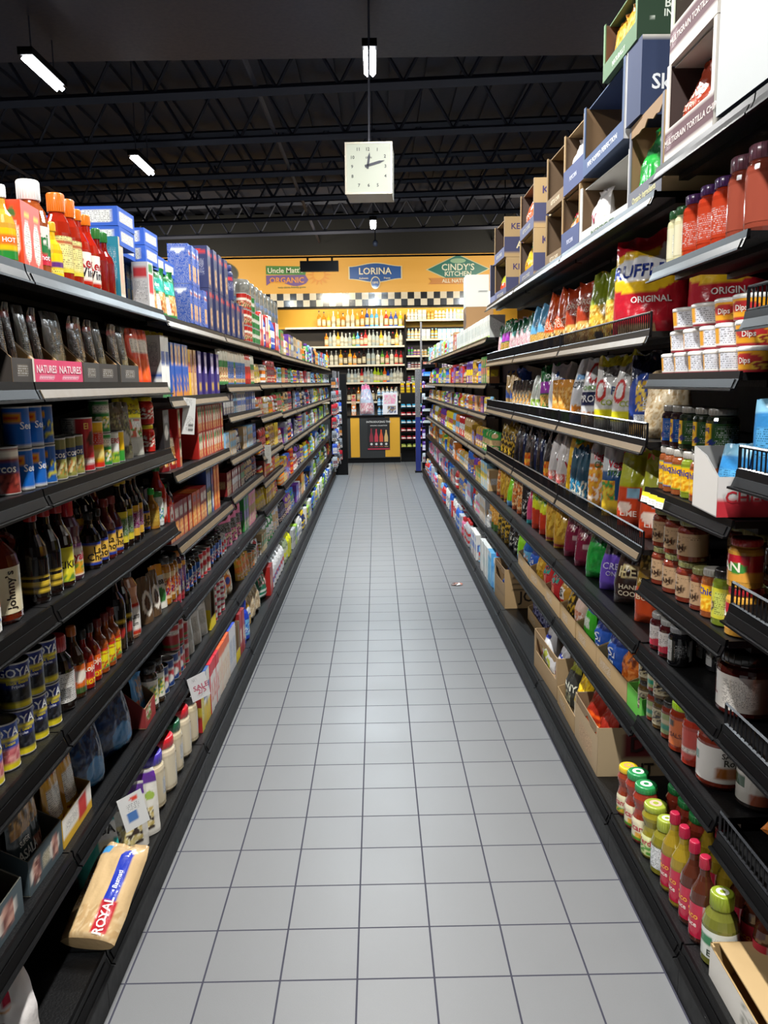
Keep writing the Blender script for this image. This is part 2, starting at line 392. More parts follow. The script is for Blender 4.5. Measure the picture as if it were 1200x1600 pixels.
def k_bag(w, d, h, A, seed=0, fin='foil', style='pillow', back=''):
    """pillow bags crumple to a pinched seal at the top; pouches stand on a gusset; bricks are packed square"""
    a = art(A); bk = hx(back) if back else a[0]; rnd = random.Random(seed*7+len(A)); ph = [rnd.uniform(0, 50) for _ in range(6)]
    pinch = {'pillow': rnd.uniform(.16, .5) if seed else .2, 'pouch': .05, 'brick': .05}[style]+rnd.uniform(-.03, .05); sl = rnd.uniform(-.1, .1)*w if style == 'pillow' else 0
    lean = {'pillow': .18, 'pouch': .14, 'brick': .05}[style]*d*rnd.uniform(.4, 1.3)
    hi = h > .2
    def th(v):
        if style == 'pillow': return (min(1, (v+.02)/.16)**.55)*(min(1, max(0, .955-v)/.42)**.72)
        if style == 'pouch': return (1-v)**.85*.98 if v < .97 else .0
        return min(1, (v+.05)/.07)*(min(1, max(0, .97-v)/.16)**.6)
    def S(u, v, side):
        x = u*2-1
        hw = w/2*(1-pinch*max(0, v-.3)**1.4*1.65)*(1+.03*noise.noise(Vector((v*5, ph[0], 0))))
        t = th(v)*max(0, 1-abs(x)**2.6)**.62*d/2
        seal = max(0, v-.88)/.12
        wr = noise.noise(Vector((x*3.1, v*4.2, ph[1]+side*9)))*.42+noise.noise(Vector((x*7.5, v*8.5, ph[2]+side*5)))*.24
        amp = d*.30*(1-abs(x)**3)*(.35+.65*v if style == 'pillow' else .4)
        y = -side*t*(1) + (-side)*wr*amp*(.12 if v > .955 or v < .01 else 1)*(0 if style == 'brick' and v < .05 else 1)
        y += lean*v*v + seal*d*.45*noise.noise(Vector((x*2.2, ph[3], 2)))
        z = v*h*(1-.02*x*x) + (.06*h*3*noise.noise(Vector((x*1.6, ph[4], 0)))*max(0, v-.72)*2.2 if style == 'pillow' else 0)
        return (x*hw+sl*v*v, y, max(.0, z))
    nu, nv = (30, 36) if hi else (20, 24)
    m = MB()
    def cf(u, v):
        c = ev(a, u, v)
        if v > .965 and int(u*60) % 2: c = tuple(q*.82 for q in c[:3])+(0,)
        return c
    m.grid(lambda u, v: S(u, v, 1), nu, nv, cf)
    m.grid(lambda u, v: S(1-u, v, -1), nu//2, nv//2, lambda u, v: bk)
    bot = [S(i/10, 0, 1) for i in range(11)]+[S(1-i/10, 0, -1) for i in range(1, 10)]
    m.face(bot[::-1], bk)
    letter(m, lambda u, v: S(min(1, max(0, u)), min(1, max(0, v)), 1), w, h, a[2], .0025)
    return [('film', m.mesh('bag', M[fin], False), 0)]
def k_tray(w, d, h, outer, inner, fh=.35, A='', fin='card'):
    """display tray: low front, tall back, sloping sides"""
    m = MB(); t = .003; o = hx(outer); i = hx(inner)
    m.box(-w/2, -d/2, 0, w/2, d/2, t, i)
    m.box(-w/2, d/2-t, t, w/2, d/2, h, i)
    for sx in (-1, 1):
        x0 = sx*w/2; x1 = x0-sx*t
        m.prism([(-d/2, t), (d/2-t, t), (d/2-t, h), (0, h*.9), (-d/2, h*fh)], 'x', min(x0, x1), max(x0, x1), i)
        m.face([(x0+sx*.0004, -d/2, t), (x0+sx*.0004, d/2-t, t), (x0+sx*.0004, d/2-t, h), (x0+sx*.0004, 0, h*.9), (x0+sx*.0004, -d/2, h*fh)], o)
    m.box(-w/2+t, -d/2, t, w/2-t, -d/2+t, h*fh, i)
    a = art(A or outer); F = lambda u, v: (-w/2+u*w, -d/2-.0005, v*h*fh)
    m.grid(F, 14, 8, lambda u, v: ev(a, u, v), False); letter(m, F, w, h*fh, a[2])
    return [('tray_wall', m.mesh('tray', M[fin], False), 0)]
def k_case(w, d, h, outer, A='', B='', fl=.28, torn=0, inner='7c6248', fin='card'):
    """shipping case on its base with the front cut open above a lip; printed side panel"""
    m = MB(); t = .004; o = hx(outer); i = hx(inner)
    m.box(-w/2, -d/2, 0, w/2, d/2, t, o); m.box(-w/2, d/2-t, t, w/2, d/2, h, i)
    s = art(B or outer)
    for sx in (-1, 1):
        x0 = sx*w/2; m.box(min(x0, x0-sx*t), -d/2, t, max(x0, x0-sx*t), d/2-t, h, i)
    S = lambda u, v: (-w/2-.0006, d/2-u*d, v*h); S2 = lambda u, v: (w/2+.0006, -d/2+u*d, v*h)
    for q in (S, S2): m.grid(q, 14, 14, lambda u, v: ev(s, u, v), False); letter(m, q, d, h, s[2])
    F = lambda u, v: (-w/2+u*w, -d/2-.0006, v*h*fl)
    m.box(-w/2+t, -d/2, t, w/2-t, -d/2+t, h*fl, i)
    a = art(A or outer); m.grid(F, 16, 8, lambda u, v: ev(a, u, v), False); letter(m, F, w, h*fl, a[2])
    e = .018
    for x0, x1 in ((-w/2, -w/2+e), (w/2-e, w/2)): m.box(x0, -d/2-.0005, h*fl, x1, -d/2+t, h, o)
    if torn:
        pts = [(-w/2+e, h-.002)]; rn = random.Random(5)
        for k in range(12): pts.append((-w/2+e+(w-2*e)*k/11, h*.90-rn.uniform(0, .02)))
        pts.append((w/2-e, h-.002)); m.prism(pts, 'y', -d/2, -d/2+t, i)
    elif torn < 2: m.box(-w/2+t, -d/2+.02, h-t, w/2-t, d/2-t, h, o)
    return [('case_wall', m.mesh('case', M[fin], False), 0)]
def k_carton(w, d, h, outer, A='', B=''):
    return k_box(w, d, h, A or outer, B or outer, '', 'card')
def k_roll(w, d, h, A):
    m = MB(); a = art(A); r = w/2
    lab_art(m, lambda v: r*(.86+.14*math.sin(PI*min(1, max(0, v)))**.3), 0, h, A)
    m.lathe([(r*.86, h), (r*.25, h), (r*.22, h-.01), (0, h-.012)], a[0], 20, False, False); m.lathe([(r*.86, 0), (.0001, .001)], a[0], 20, True, False)
    return [('wrap', m.mesh('roll', M['gloss'], False), 0)]
def k_tearpack(w, d, h, A):
    return k_bag(w, d, h, A, 3, 'foil', 'brick')
KIND = {'box': (k_box, 'carton_box', 'box'), 'can': (k_can, 'food_can', 'can'), 'bot': (k_bot, 'sauce_bottle', 'bottle'), 'tub': (k_tub, 'dip_tub', 'tub'),
        'bag': (k_bag, 'snack_bag', 'bag'), 'tray': (k_tray, 'display_tray', 'tray'), 'case': (k_case, 'shipping_case', 'case'),
        'carton': (k_carton, 'closed_case', 'case'), 'roll': (k_roll, 'paper_roll', 'roll')}
# ---------------------------------------------------------------- catalogue: key: (kind, sizes and colours, description, options)
P = {}
def D(key, kind, args, desc, **kw): P[key] = (kind, args, desc, kw)
# ---- left rack
D('hot1', 'bot', (.055, .055, .18, 'hot', 'd8a23a', 'f2f0ea', 'f3c41d; r 0 0 1 .3 2f8a3a; e .5 .62 .32 .2 e8772a; t .5 .62 .012 ffffff HOT'), 'small yellow hot sauce bottle')
D('diam', 'box', (.05, .05, .155, 'd8431d; e .5 .42 .36 .3 f4ecdcp; r .3 .78 .8 .86 f0c419', 'd8431d; e .5 .42 .36 .3 f4ecdcp; e .55 .8 .2 .08 3c6b33'), 'orange-red sauce carton with white diamond')
D('jugc', 'bot', (.085, .085, .235, 'wide', '9a4a20', 'eceae6', 'f1ede2; r 0 0 1 .42 d8364a; d .9 .3 .62 .05 2f7f45; t .45 .66 .034 2f7f45 ylfri; t .6 .2 .016 ffffff hot'), 'large amber bottle with white cap')
D('ysm', 'bot', (.045, .045, .15, 'hot', 'e0b321', 'e8b52a', 'f3d722; r 0 .4 1 .6 6a3a86; r .1 .1 .9 .3 f7e873p'), 'small yellow-labelled sauce bottle')
D('orcap', 'bot', (.07, .07, .235, 'wide', '9c2512', 'e8761d', 'efe39ap; r 0 0 1 .14 e8d64a; r .1 .82 .9 .9 b33a22'), 'red sauce bottle with wide orange cap')
D('redw', 'bot', (.07, .07, .225, 'sauce', 'a3200f', 'e9801f', 'f2b61d; r .45 0 1 1 f4f0e8; r 0 0 1 .1 c22a1b; t .62 .68 .035 b3202a Red; t .6 .38 .03 2a2a35 Wing'), 'red wing sauce bottle, orange cap')
D('grnc', 'bot', (.06, .06, .2, 'hot', '7c150e', '2f7a35', ''), 'dark red sauce bottle, green cap')
D('tealb', 'box', (.05, .09, .2, 'c9b49a; r .3 .3 .7 .7 e7a58e; r 0 0 1 .12 f0ece2', '1a7a8e; e .2 .86 .09 .045 d9e8e2; e .2 .68 .09 .045 d9e8e2; r .4 .3 .9 .8 237f93p; e .6 .1 .12 .06 f1f1ec'), 'teal carton with icons')
D('whred', 'box', (.06, .06, .17, 'f1eeea; r .1 .35 .9 .75 cf2a2f; r .1 .76 .9 .95 3b8a3f', 'cfccc8; r .1 .2 .9 .6 cfccc8p; r .1 .7 .9 .9 c83a3c'), 'white carton with red panel')
D('grnp', 'bag', (.13, .05, .19, '1f7a3a; r .1 .5 .9 .78 28b3a0; r .15 .05 .5 .45 f0ece0p; n .5 .05 .95 .48 d9a05a,f0d9a0,b0632f; t .4 .64 .02 f4f4f0 Sides'), 'green side-dish pouch', o={'style': 'pouch'})
D('pastab', 'box', (.05, .09, .17, '2a55b0; n .15 .08 .85 .5 d9a96a,e8c48a,c07a45; e .5 .78 .36 .09 e9eef6; t .5 .78 .018 b3202a Pasta', '2a55b0p; e .5 .85 .35 .07 e9eef6'), 'blue pasta box')
D('pcase', 'carton', (.17, .14, .06, '2758b8', '2758b8; r .1 .25 .9 .8 d9d9d2p', '2758b8; r .12 .2 .88 .82 dcdcd4p'), 'blue case with white printed strip')
D('pnavy', 'box', (.055, .09, .2, '232a56; r .3 .1 .75 .55 b99a80; n .25 .1 .75 .5 c8a078,d9b890,94603a; e .5 .85 .36 .06 b82a30', '232a56; e .5 .86 .4 .07 b82a30; r .2 .3 .8 .7 2d3566p'), 'dark navy pasta box')
D('nround', 'bot', (.1, .1, .2, 'jar', '27305f', '303a70', '27305f; e .5 .86 .2 .08 c03038; r .2 .3 .8 .7 2c3468p', 'lid', 'paper'), 'navy cardboard canister', n='cardboard_canister', c='canister')
D('redcan', 'can', (.068, .068, .1, 'b3261e; r 0 .55 1 .7 e9e2cf; n 0 .05 1 .5 b3261e,2f6a35,d9b08a'), 'red soup can')
D('grncan', 'can', (.068, .068, .1, '2f7a3c; r 0 .4 1 .6 e4e0d0p'), 'green vegetable can')
D('gwrap', 'roll', (.24, .24, .25, '6c6c66; r 0 .35 1 .5 3d5a80p; n 0 .6 1 .9 74746c,5c5c56'), 'grey wrapped paper roll pack', n='paper_roll', c='roll')
D('bluebot', 'bot', (.08, .08, .26, 'bleach', '2f54b0', 'e0e0e0', 'e8e8ee; r 0 .1 1 .5 2a49a8p', 'lid', 'plasticb'), 'blue cleaner bottle', n='cleaner_bottle')
D('ylwbot', 'bot', (.07, .07, .25, 'squeeze', 'ead63a', 'e03a2a', 'f0e070; r 0 .2 1 .6 d9362ap', 'lid', 'plasticb'), 'yellow squeeze bottle', n='cleaner_bottle')
D('redpk', 'box', (.07, .1, .22, 'c22a30; r 0 .55 1 1 f2efe8p; e .5 .3 .3 .15 f2e9d8'), 'red and white packet box')
# L5
for i, (o, f, tx, ds) in enumerate((('2d2620', '37302a', '', 'brown-black display tray'), ('d9d2c6', 'd8406a', 'NATURES', 'pink-fronted display tray'), ('3a3733', '3f3b36', '', 'grey-black display tray'))):
    D('tr%d' % i, 'tray', (.13, .2, .17, o, 'a98658', .34, f+('; t .5 .6 .022 f2d8dc NATURES; r .15 .15 .85 .3 f0b8c6p' if tx else '; r .25 .3 .75 .75 5a5040p')), ds)
D('pdark', 'bag', (.12, .045, .2, '1c1b1b; r .2 .45 .8 .75 34302ep; n .2 .05 .8 .4 6c6058,897960,342c28; r 0 .8 1 .9 7a2628'), 'dark silver grain pouch', o={'style': 'pouch'})
D('psilv', 'bag', (.12, .045, .2, '55554f; r .2 .4 .8 .7 2b3a2cp; n .15 .03 .85 .4 b9af7a,98884a,c4bca0'), 'silver grain pouch', o={'style': 'pouch'})
D('porng', 'bag', (.12, .045, .19, 'd6431f; r .25 .55 .9 .8 e8dccap; r .1 .05 .7 .45 e3602a'), 'orange-red snack pouch', o={'style': 'pouch'})
D('pypur', 'bag', (.16, .05, .2, '5a2d82; r 0 .75 1 1 e4d424; r .2 .55 .8 .75 2f7a35; n .2 .25 .9 .6 d9362a,f0ece4,5a2d82; t .6 .86 .02 6a2020 Hotties'), 'purple and yellow snack bag', o={'style': 'pouch'})
D('whblu', 'box', (.06, .11, .235, 'f0efe8; r 0 0 1 .18 3f8a4a; r .1 .55 .9 .75 2f5cb0p', 'f2f1ea; r 0 .35 1 .4 2f5cb0; r .1 .5 .9 .9 eceae0p; e .5 .2 .3 .06 2f5cb0'), 'white and blue cracker box')
D('crk', 'box', (.058, .11, .215, '1f56b0; n .15 .6 .85 .98 d98a45,e9b877,f3e2c0; n .3 .1 .8 .4 e0a865,b86f38,1f56b0; r 0 0 1 .12 d98a30', '1f56b0; r .2 .3 .8 .6 e8eef6p'), 'blue cracker box')
D('crky', 'box', (.045, .1, .2, 'e9b51a; r .2 .5 .8 .7 d9401fp', 'efbb1d; r .2 .3 .8 .6 f7e6a0p'), 'yellow cracker box')
D('crkt', 'box', (.045, .1, .2, 'd2a878; r .2 .5 .8 .9 8a2f2ap; n .1 .1 .9 .4 c98a50,e8c898', 'cfa070'), 'tan cracker box')
D('crkp', 'box', (.045, .1, .2, '3a2a78; r .2 .5 .8 .9 d9c9e6p; r .2 .1 .8 .3 c8a050', '3a2a78'), 'dark purple cracker box')
D('mwp', 'bag', (.064, .02, .19, '4f7fb8; r 0 .7 1 1 e8ddc8; r .2 .2 .8 .6 2a58a4p; n .1 .05 .9 .2 d9b880,b07a48'), 'slim blue dessert packet', o={'style': 'brick'})
D('mwg', 'bag', (.064, .02, .19, '4a8a4f; r 0 .7 1 1 e6e2ce; n .1 .1 .9 .5 d9b880,b0403a,f0e0b0'), 'slim green dessert packet', o={'style': 'brick'})
D('mwr', 'bag', (.064, .02, .19, 'd8382a; r 0 .6 1 .8 f0e4d4p; r 0 0 1 .2 a82018'), 'slim red dessert packet', o={'style': 'brick'})
D('redj', 'bot', (.06, .06, .13, 'jar', '7a1a12', '301010', 'c03028; r 0 .55 1 .8 efe8d8p'), 'red seasoning jar', n='seasoning_jar', c='jar')
D('glj', 'bot', (.06, .06, .15, 'jar', 'c9a640', 'd8d4cc', 'f0ecdc; n 0 .1 1 .6 e8c43a,f4efdf,c03a30'), 'gold-labelled glass jar', n='glass_jar', c='jar')
# L4
D('canb', 'can', (.062, .062, .098, '1668c4; r 0 .62 .45 .9 f0a422; r .05 .7 .4 .8 d8301f; t .72 .55 .02 f4f4f4 Seeds; r 0 0 1 .06 c9c7c0'), 'bright blue vegetable can')
D('canb2', 'can', (.062, .062, .098, '1a5fae; n .1 .1 .9 .6 1a5fae,24406a,c8c040; r .1 .7 .5 .9 f0a422'), 'blue can with yellow picture')
D('canr', 'can', (.078, .078, .11, '7e2a24; r 0 .8 1 .95 e9e2d0; r .1 .45 .9 .68 1d3f7e; n 0 .05 1 .42 8a2f28,5a1a16,a9483c; t .5 .56 .022 f4f0e6 arcos'), 'big can of red beans')
D('canm', 'can', (.062, .062, .11, '84804a; r 0 .5 1 .75 1e3f7c; n 0 .02 1 .48 9a9a4c,c87a3a,5c6a34,d8cf9a; t .5 .62 .02 f4f0e6 rcos'), 'can of mixed jalapenos')
D('cang', 'can', (.07, .07, .105, '5a5238; r 0 .3 1 .8 6f6a3cp'), 'dull gold can')
D('canred', 'can', (.088, .088, .155, 'b31d2a; r 0 0 .35 1 efeae0p; e .78 .6 .18 .16 4a1a14; n .62 .5 .9 .7 6a2a1a,3a120e; t .6 .86 .02 e9c060 El; r .5 .12 .9 .2 f4f0e8p'), 'tall red and white can')
D('cany', 'can', (.058, .058, .14, 'e9b41d; r .2 .5 .8 .8 c9301fp; r 0 0 1 .12 d8301f; r .2 .2 .8 .4 f4e08a'), 'yellow can with red print')
D('cangr', 'can', (.062, .062, .1, '2c8a3c; n 0 .1 1 .5 e8d03a,2c8a3c,f0ecd8; r .1 .6 .9 .9 f0ecdcp'), 'green and yellow corn can')
D('canw', 'can', (.058, .058, .1, 'e9e9e0; r 0 0 1 .35 8ab52f; n .1 .1 .9 .4 9ac23c,d8d048,3d7f34; t .5 .75 .018 c23038 HERD'), 'white and lime can')
D('canmy', 'can', (.058, .058, .1, 'f2c21a; r 0 0 1 .4 3aa03a; t .4 .72 .026 d8301f Mi'), 'yellow and green corn can')
D('clr', 'bag', (.11, .04, .19, '55503f; n 0 .1 1 .8 4c4a3a,7a7a52,302e24; e .5 .35 .28 .12 9a9a92'), 'clear pouch of dried pods', o={'style': 'pouch'})
D('clry', 'bag', (.13, .05, .24, 'a8a79a; r 0 .66 1 1 e8dc1c; r .1 .05 .9 .3 b8b8ae; n .15 .32 .95 .62 c05a48,2f8a35,e4d8c8; r .55 .48 .9 .6 f0f0eap; t .5 .86 .016 6a2a18 Spicy Tri; t .5 .76 .022 38501c TROPICAL'), 'clear pouch with bright yellow header', o={'style': 'pouch'})
D('rcyl', 'bot', (.06, .06, .105, 'jar', 'c22820', 'ecd420', 'c82a22; n 0 .1 1 .9 c82a22,8a1812,e9e0d0'), 'red canister with yellow lid', n='spice_canister', c='canister')
D('blkb', 'box', (.09, .12, .2, '19181b; e .5 .4 .3 .2 b8b4ac; r .2 .65 .8 .85 3a363cp', '1c1b1e; e .5 .4 .3 .15 8a868a'), 'black carton with pale circle')
D('ritz', 'box', (.042, .11, .125, 'c0281f; r .35 .05 .95 .95 e9ddc0p; e .6 .75 .3 .14 3f7a48; n .35 .05 .95 .35 d98a4a,c0281f,e8c080', 'c0281f'), 'red and cream snack box')
D('rburg', 'bag', (.1, .05, .18, '8a1d22; n 0 .1 1 .5 d9a04a,8a1d22,e8d49a; r 0 .5 1 .7 efe0c0p'), 'burgundy cookie pouch', o={'style': 'pouch'})
# L3
D('whtl', 'bot', (.075, .075, .2, 'jar', 'e9e6dc', 'b8b4aa', 'ecebe2; r 0 .55 1 .6 c23a34; r 0 .45 1 .5 3d8a42; n 0 .2 1 .45 d9533a,e8a23a,efeee4; t .5 .12 .026 2a58a4 MA'), 'white-labelled bottle with fruit')
D('john', 'bot', (.12, .12, .275, 'jug', '5c1d0c', '1c1a18', 'ded2ae; r .8 .1 .95 .35 a8302a; r .02 .1 .2 .9 c9bd98p; t .5 .5 -.026 1d1916 Johnny’s'), 'round brown jug with tan label')
D('soy', 'bot', (.07, .07, .24, 'sauce', '1b0f0c', 'b3241f', '1a1512; r 0 .3 1 .42 d9b83a; r 0 .5 1 .56 d9b83a; r 0 .15 1 .2 d9b83a'), 'black soy bottle with red cap')
D('teri', 'bot', (.075, .075, .22, 'squeeze', '5c3040', 'c81c2c', 'efe6dc; n 0 .02 1 .45 e8992a,d9a02a,7a9a34; r 0 .85 1 1 8a4a8c; t .5 .62 .026 b8283a Teriyaki'), 'purple teriyaki squeeze bottle, red cap')
D('lemn', 'bot', (.075, .075, .23, 'sauce', '2a1410', 'b3241f', 'd9cf2a; e .5 .55 .4 .35 e9dc3a; t .5 .5 .022 2a2a1c KIKKI; n 0 0 1 .2 5a8a3a,d9cf2a'), 'dark bottle with yellow round label')
D('lach', 'bot', (.062, .062, .165, 'sauce', '1c0e0b', '191512', 'e8b84a; r 0 0 1 .14 2a3f9a; r 0 .86 1 1 2a3f9a; t .5 .66 .024 1d1a18 La; t .5 .36 .024 1d1a18 Choy'), 'dark bottle with gold label')
D('lachp', 'bot', (.062, .062, .185, 'sauce', '5a1c16', '8a2a22', 'e8b84a; r 0 0 1 .14 2a3f9a; r 0 .86 1 1 2a3f9a; t .5 .66 .024 1d1a18 La; t .5 .36 .024 1d1a18 Choy'), 'reddish bottle with gold label')
D('ycap', 'bot', (.055, .055, .23, 'slim', '1d110d', 'd9b326', 'd9c63a; r .2 .2 .8 .8 4a6f3ap'), 'tall dark bottle with yellow cap')
D('dark', 'bot', (.055, .055, .24, 'slim', '16100e', '8a6f4a', 'd9a83a; r .15 .25 .85 .8 7a2a5cp'), 'tall dark bottle with tan cap')
D('amb', 'bot', (.055, .055, .15, 'hot', 'a8742a', '3ac24a', 'b08a34; r .2 .3 .8 .8 c9a84ap'), 'small amber bottle, green cap')
D('whg', 'bot', (.05, .05, .13, 'jar', 'd8dcd8', '2f8a3f', 'e8ece8; n 0 .1 1 .7 e8ece8,5fae4a,4a8ac0'), 'small white and green jar', n='glass_jar', c='jar')
D('srir', 'bot', (.068, .068, .25, 'sauce', 'a3281a', '1f7a3c', 'a3281a; r .15 .1 .85 .9 a3281ap; e .5 .45 .25 .3 d9cfc0'), 'red chili bottle, green cap')
D('cook', 'box', (.07, .09, .15, '8c1f17; n .1 .05 .9 .5 e08a2f,b83a1c,e8c27a; r .15 .6 .9 .85 f0e6d8p', 'b8281c; n .1 .1 .9 .5 e08a2f,8c1f17,e8c27a'), 'dark red cookie box')
D('cooko', 'box', (.07, .09, .15, 'd0541c; n .1 .05 .9 .6 f0a03a,b8341c,f4d080; r .15 .7 .9 .9 8c1d14p', 'd86a20'), 'orange cookie box')
D('cooky', 'box', (.05, .09, .22, '3a4a2c; n .1 .05 .9 .5 e8c43a,3f8a3a,e8e0c0; r .1 .6 .9 .9 2a58a4p', '2a4a90'), 'tall green and yellow box')
D('coob', 'box', (.05, .09, .27, '1f3f80; r .1 .1 .9 .4 e8eef2p; n .1 .4 .9 .8 1f3f80,d9762a', '1f3f80'), 'tall dark blue box')
D('coor', 'box', (.06, .09, .27, 'd0501c; n .1 .1 .9 .9 e8842a,b83a18,f0b04a', 'c8481c'), 'tall orange box')
# L2
D('goya', 'can', (.074, .074, .112, '1a2c78; r 0 0 1 .1 e8d42a; r 0 .66 1 .69 e8d42a; n 0 .1 1 .45 16181f,262832,40434c,101218; t .45 .82 .024 f2f2f0 GOYA; t .5 .59 .009 e8d42a Black Beans; t .5 .5 .008 d9d9e6 Frijoles'), 'tall navy can of black beans')
D('goyp', 'can', (.074, .074, .112, '1e4aa8; r 0 0 1 .1 e8d42a; r 0 .66 1 .69 e8d42a; r 0 .1 1 .48 e8e4e0; n .02 .1 .98 .46 d98080,b85058,e8a8a0,c86068; t .45 .82 .024 f2f2f0 GOYA; t .5 .57 .009 e8d42a Pink Beans'), 'tall blue can of pink beans')
D('goyb', 'can', (.1, .1, .15, '1d48b0; r 0 0 1 .04 e8d42a; e .8 .34 .25 .16 d98080; n .62 .2 1 .45 d98080,b85058,e8a8a0; t .75 .75 .036 f2f2f0 GOYA; t .7 .12 .012 f2f2f0 NET WT'), 'large wide blue can')
D('soyj', 'bot', (.09, .09, .2, 'wide', '18100e', 'b3202a', 'd9d7d2p; r .75 .1 1 .9 c23040; r .3 .15 .6 .5 8a8a88p'), 'dark jar with wide red lid', n='glass_jar', c='jar')
D('orl', 'bot', (.06, .06, .2, 'sauce', '3f2410', 'b8641f', 'd9641f; e .5 .6 .3 .2 f0e8d8; r 0 0 1 .2 3c5a2c'), 'brown bottle with orange label')
D('rhot', 'bot', (.058, .058, .17, 'hot', '8a1c12', '1a1412', 'e8641f; r 0 .3 1 .62 b31f2a; t .5 .75 .02 f4ecd8 Rojo; t .5 .14 .016 f0e020 HOT'), 'hot sauce bottle with orange label')
D('yhot', 'bot', (.055, .055, .165, 'hot', 'a04a1a', '7a1a14', 'e9dc22; r 0 .7 1 1 c8281f; n 0 0 1 .35 2f8a4a,e9dc22,c8501f; r .1 .75 .9 .9 e8d020p'), 'bright yellow and red hot sauce')
D('rwin', 'bot', (.065, .065, .26, 'slim', '18110f', '7a1d26', '1c1614; r 0 .6 1 .68 d9b83a; e .5 .35 .2 .15 a8282a'), 'black bottle with dark red cap')
D('yum', 'bot', (.09, .09, .26, 'squeeze', 'd99a78', '1b1819', 'ece7e0; r 0 0 1 .16 c23022; r 0 .84 1 1 c23022; t .5 .6 .024 1f1b1a Yum; t .5 .35 .016 1f1b1a Yum'), 'pale orange sauce bottle, white label')
D('seat', 'bag', (.09, .04, .17, 'e2dfd4; r 0 .75 1 1 e89a1f; e .5 .3 .34 .17 3a8a44; t .5 .62 .03 3a3a30 Sea'), 'white seaweed snack pouch', o={'style': 'pouch'})
D('brnp', 'bag', (.09, .04, .17, '5a4430; e .5 .42 .34 .26 e4ddd0; e .5 .42 .2 .17 4a2a22'), 'brown nut pouch with round label', o={'style': 'pouch'})
D('wtr', 'tray', (.1, .12, .06, 'e6e4e0', 'cfc8b8', .6, 'e8e6e2; r .2 .3 .8 .7 b8a8a0p'), 'low white display tray')
D('juic', 'bot', (.06, .06, .19, 'jar', 'b07020', '1a1a1c', 'e8c898; n 0 .1 1 .8 c87a2a,4a2a6a,e8d8b0,b0302a'), 'amber jar with fruit label', n='glass_jar', c='jar')
D('purp', 'bot', (.062, .062, .2, 'jar', '3c1a48', 'c87a2a', '5a2878; r 0 .8 1 1 e8a030; r .1 .3 .9 .7 7a3a98p'), 'purple-labelled jar', n='glass_jar', c='jar')
D('nood', 'can', (.07, .07, .12, 'c8303a; r 0 .1 1 .35 efe8dcp; r 0 .6 1 .8 efe8dc'), 'red and white noodle can')
D('rasp', 'bot', (.065, .065, .15, 'jar', 'a02a3a', '20181a', 'c8404a; r 0 .3 1 .7 efe0d8p'), 'red jam jar', n='glass_jar', c='jar')
D('blk2', 'bot', (.07, .07, .14, 'jar', '201614', '17171a', '2a58a4; n 0 .1 1 .6 e8e4d8,c8303a,2a58a4'), 'blue-labelled dark jar', n='glass_jar', c='jar')
# L1
D('yelb', 'bag', (.16, .06, .24, 'd9a02a; r .1 .25 .9 .6 ece6d8p; n .1 .02 .9 .22 c8501f,e0b040,8a2a18; r .2 .7 .8 .85 a8401f'), 'yellow lentil pouch', o={'style': 'pouch'})
D('masa', 'bag', (.2, .07, .24, '3d4a50; n .05 .5 .95 .95 a8783c,c89850,5a4428; n .5 .06 .98 .35 a87060,d0a890,7a3a30; t .35 .3 .028 dfe4e0 ASALA; t .3 .42 .016 dfe4e0 SUPER'), 'slate and tan grain pouch', o={'style': 'pouch'})
D('lent', 'tray', (.2, .16, .14, '46545a', '6a6a60', .62, '46545a; e .2 .5 .14 .38 d8cfc4; n .12 .2 .3 .8 9a6a60,c89a88,6a3a34; e .75 .5 .14 .38 d8cfc4; n .66 .2 .86 .8 9a6a60,c89a88,6a3a34; r .42 .3 .58 .7 b0a890p'), 'slate display tray with bean pictures')
D('ytry', 'tray', (.18, .14, .11, 'e0b02a', 'a08448', .7, 'ece8de; r 0 0 1 .3 e0b02a; r .55 .2 .8 .9 c8302a; r .1 .4 .5 .8 e8e4dap'), 'yellow and white display tray')
D('blup', 'bag', (.15, .06, .22, '1d3a68; n .05 .1 .95 .9 1d3a68,2a5288,40506a,14284a; e .6 .25 .3 .2 3a8ac8'), 'crumpled dark blue snack bag')
D('blul', 'bag', (.12, .05, .17, '2f8acb; n .3 .4 .9 .9 b89a88,2f8acb,8a7a70; r 0 .1 .3 .5 d8503a'), 'light blue snack pouch', o={'style': 'pouch'})
D('rtry', 'tray', (.14, .17, .16, '8a2a2a', '86684a', .45, 'a02a2a; n .1 .2 .6 .9 4a8a3a,f0e4d4,a02a2a'), 'red display tray with vegetables')
D('tanp', 'bag', (.12, .045, .18, '8a6f3c; e .5 .5 .4 .34 b09050; r .2 .3 .7 .6 6a4a28p'), 'tan snack pouch', o={'style': 'pouch'})
D('rdt', 'tray', (.1, .16, .14, 'c8281f', '8a7048', .5, 'c8281f'), 'plain red display tray')
D('grnj', 'bot', (.075, .075, .17, 'jar', '3a2a1c', '1a1a1a', 'e8e4d4; n 0 .1 1 .8 3f8a3a,e8e4d4,e0d040'), 'jar with green and white label', n='glass_jar', c='jar')
D('stag', 'can', (.075, .075, .11, '2a4a8c; r 0 .3 1 .6 c8303a; r 0 .62 1 .7 f0ece4; e .5 .3 .2 .14 e8e4e0'), 'blue and red soup can')
D('srd', 'can', (.075, .075, .11, 'b32a30; r 0 .6 1 .8 efe8e0p; r 0 .1 1 .2 3a8a48'), 'red soup can with white band')
D('wpak', 'bag', (.13, .05, .18, 'd9d7d0; r .2 .3 .8 .7 c9c6bcp; r 0 .8 1 1 a8a8a4'), 'white and grey snack pouch', o={'style': 'pouch'})
D('ytri', 'case', (.12, .18, .2, '77705e', 'e0c81c', 'b8b09a; r 0 0 1 .5 e0c81c'), 'open grey case with yellow front')
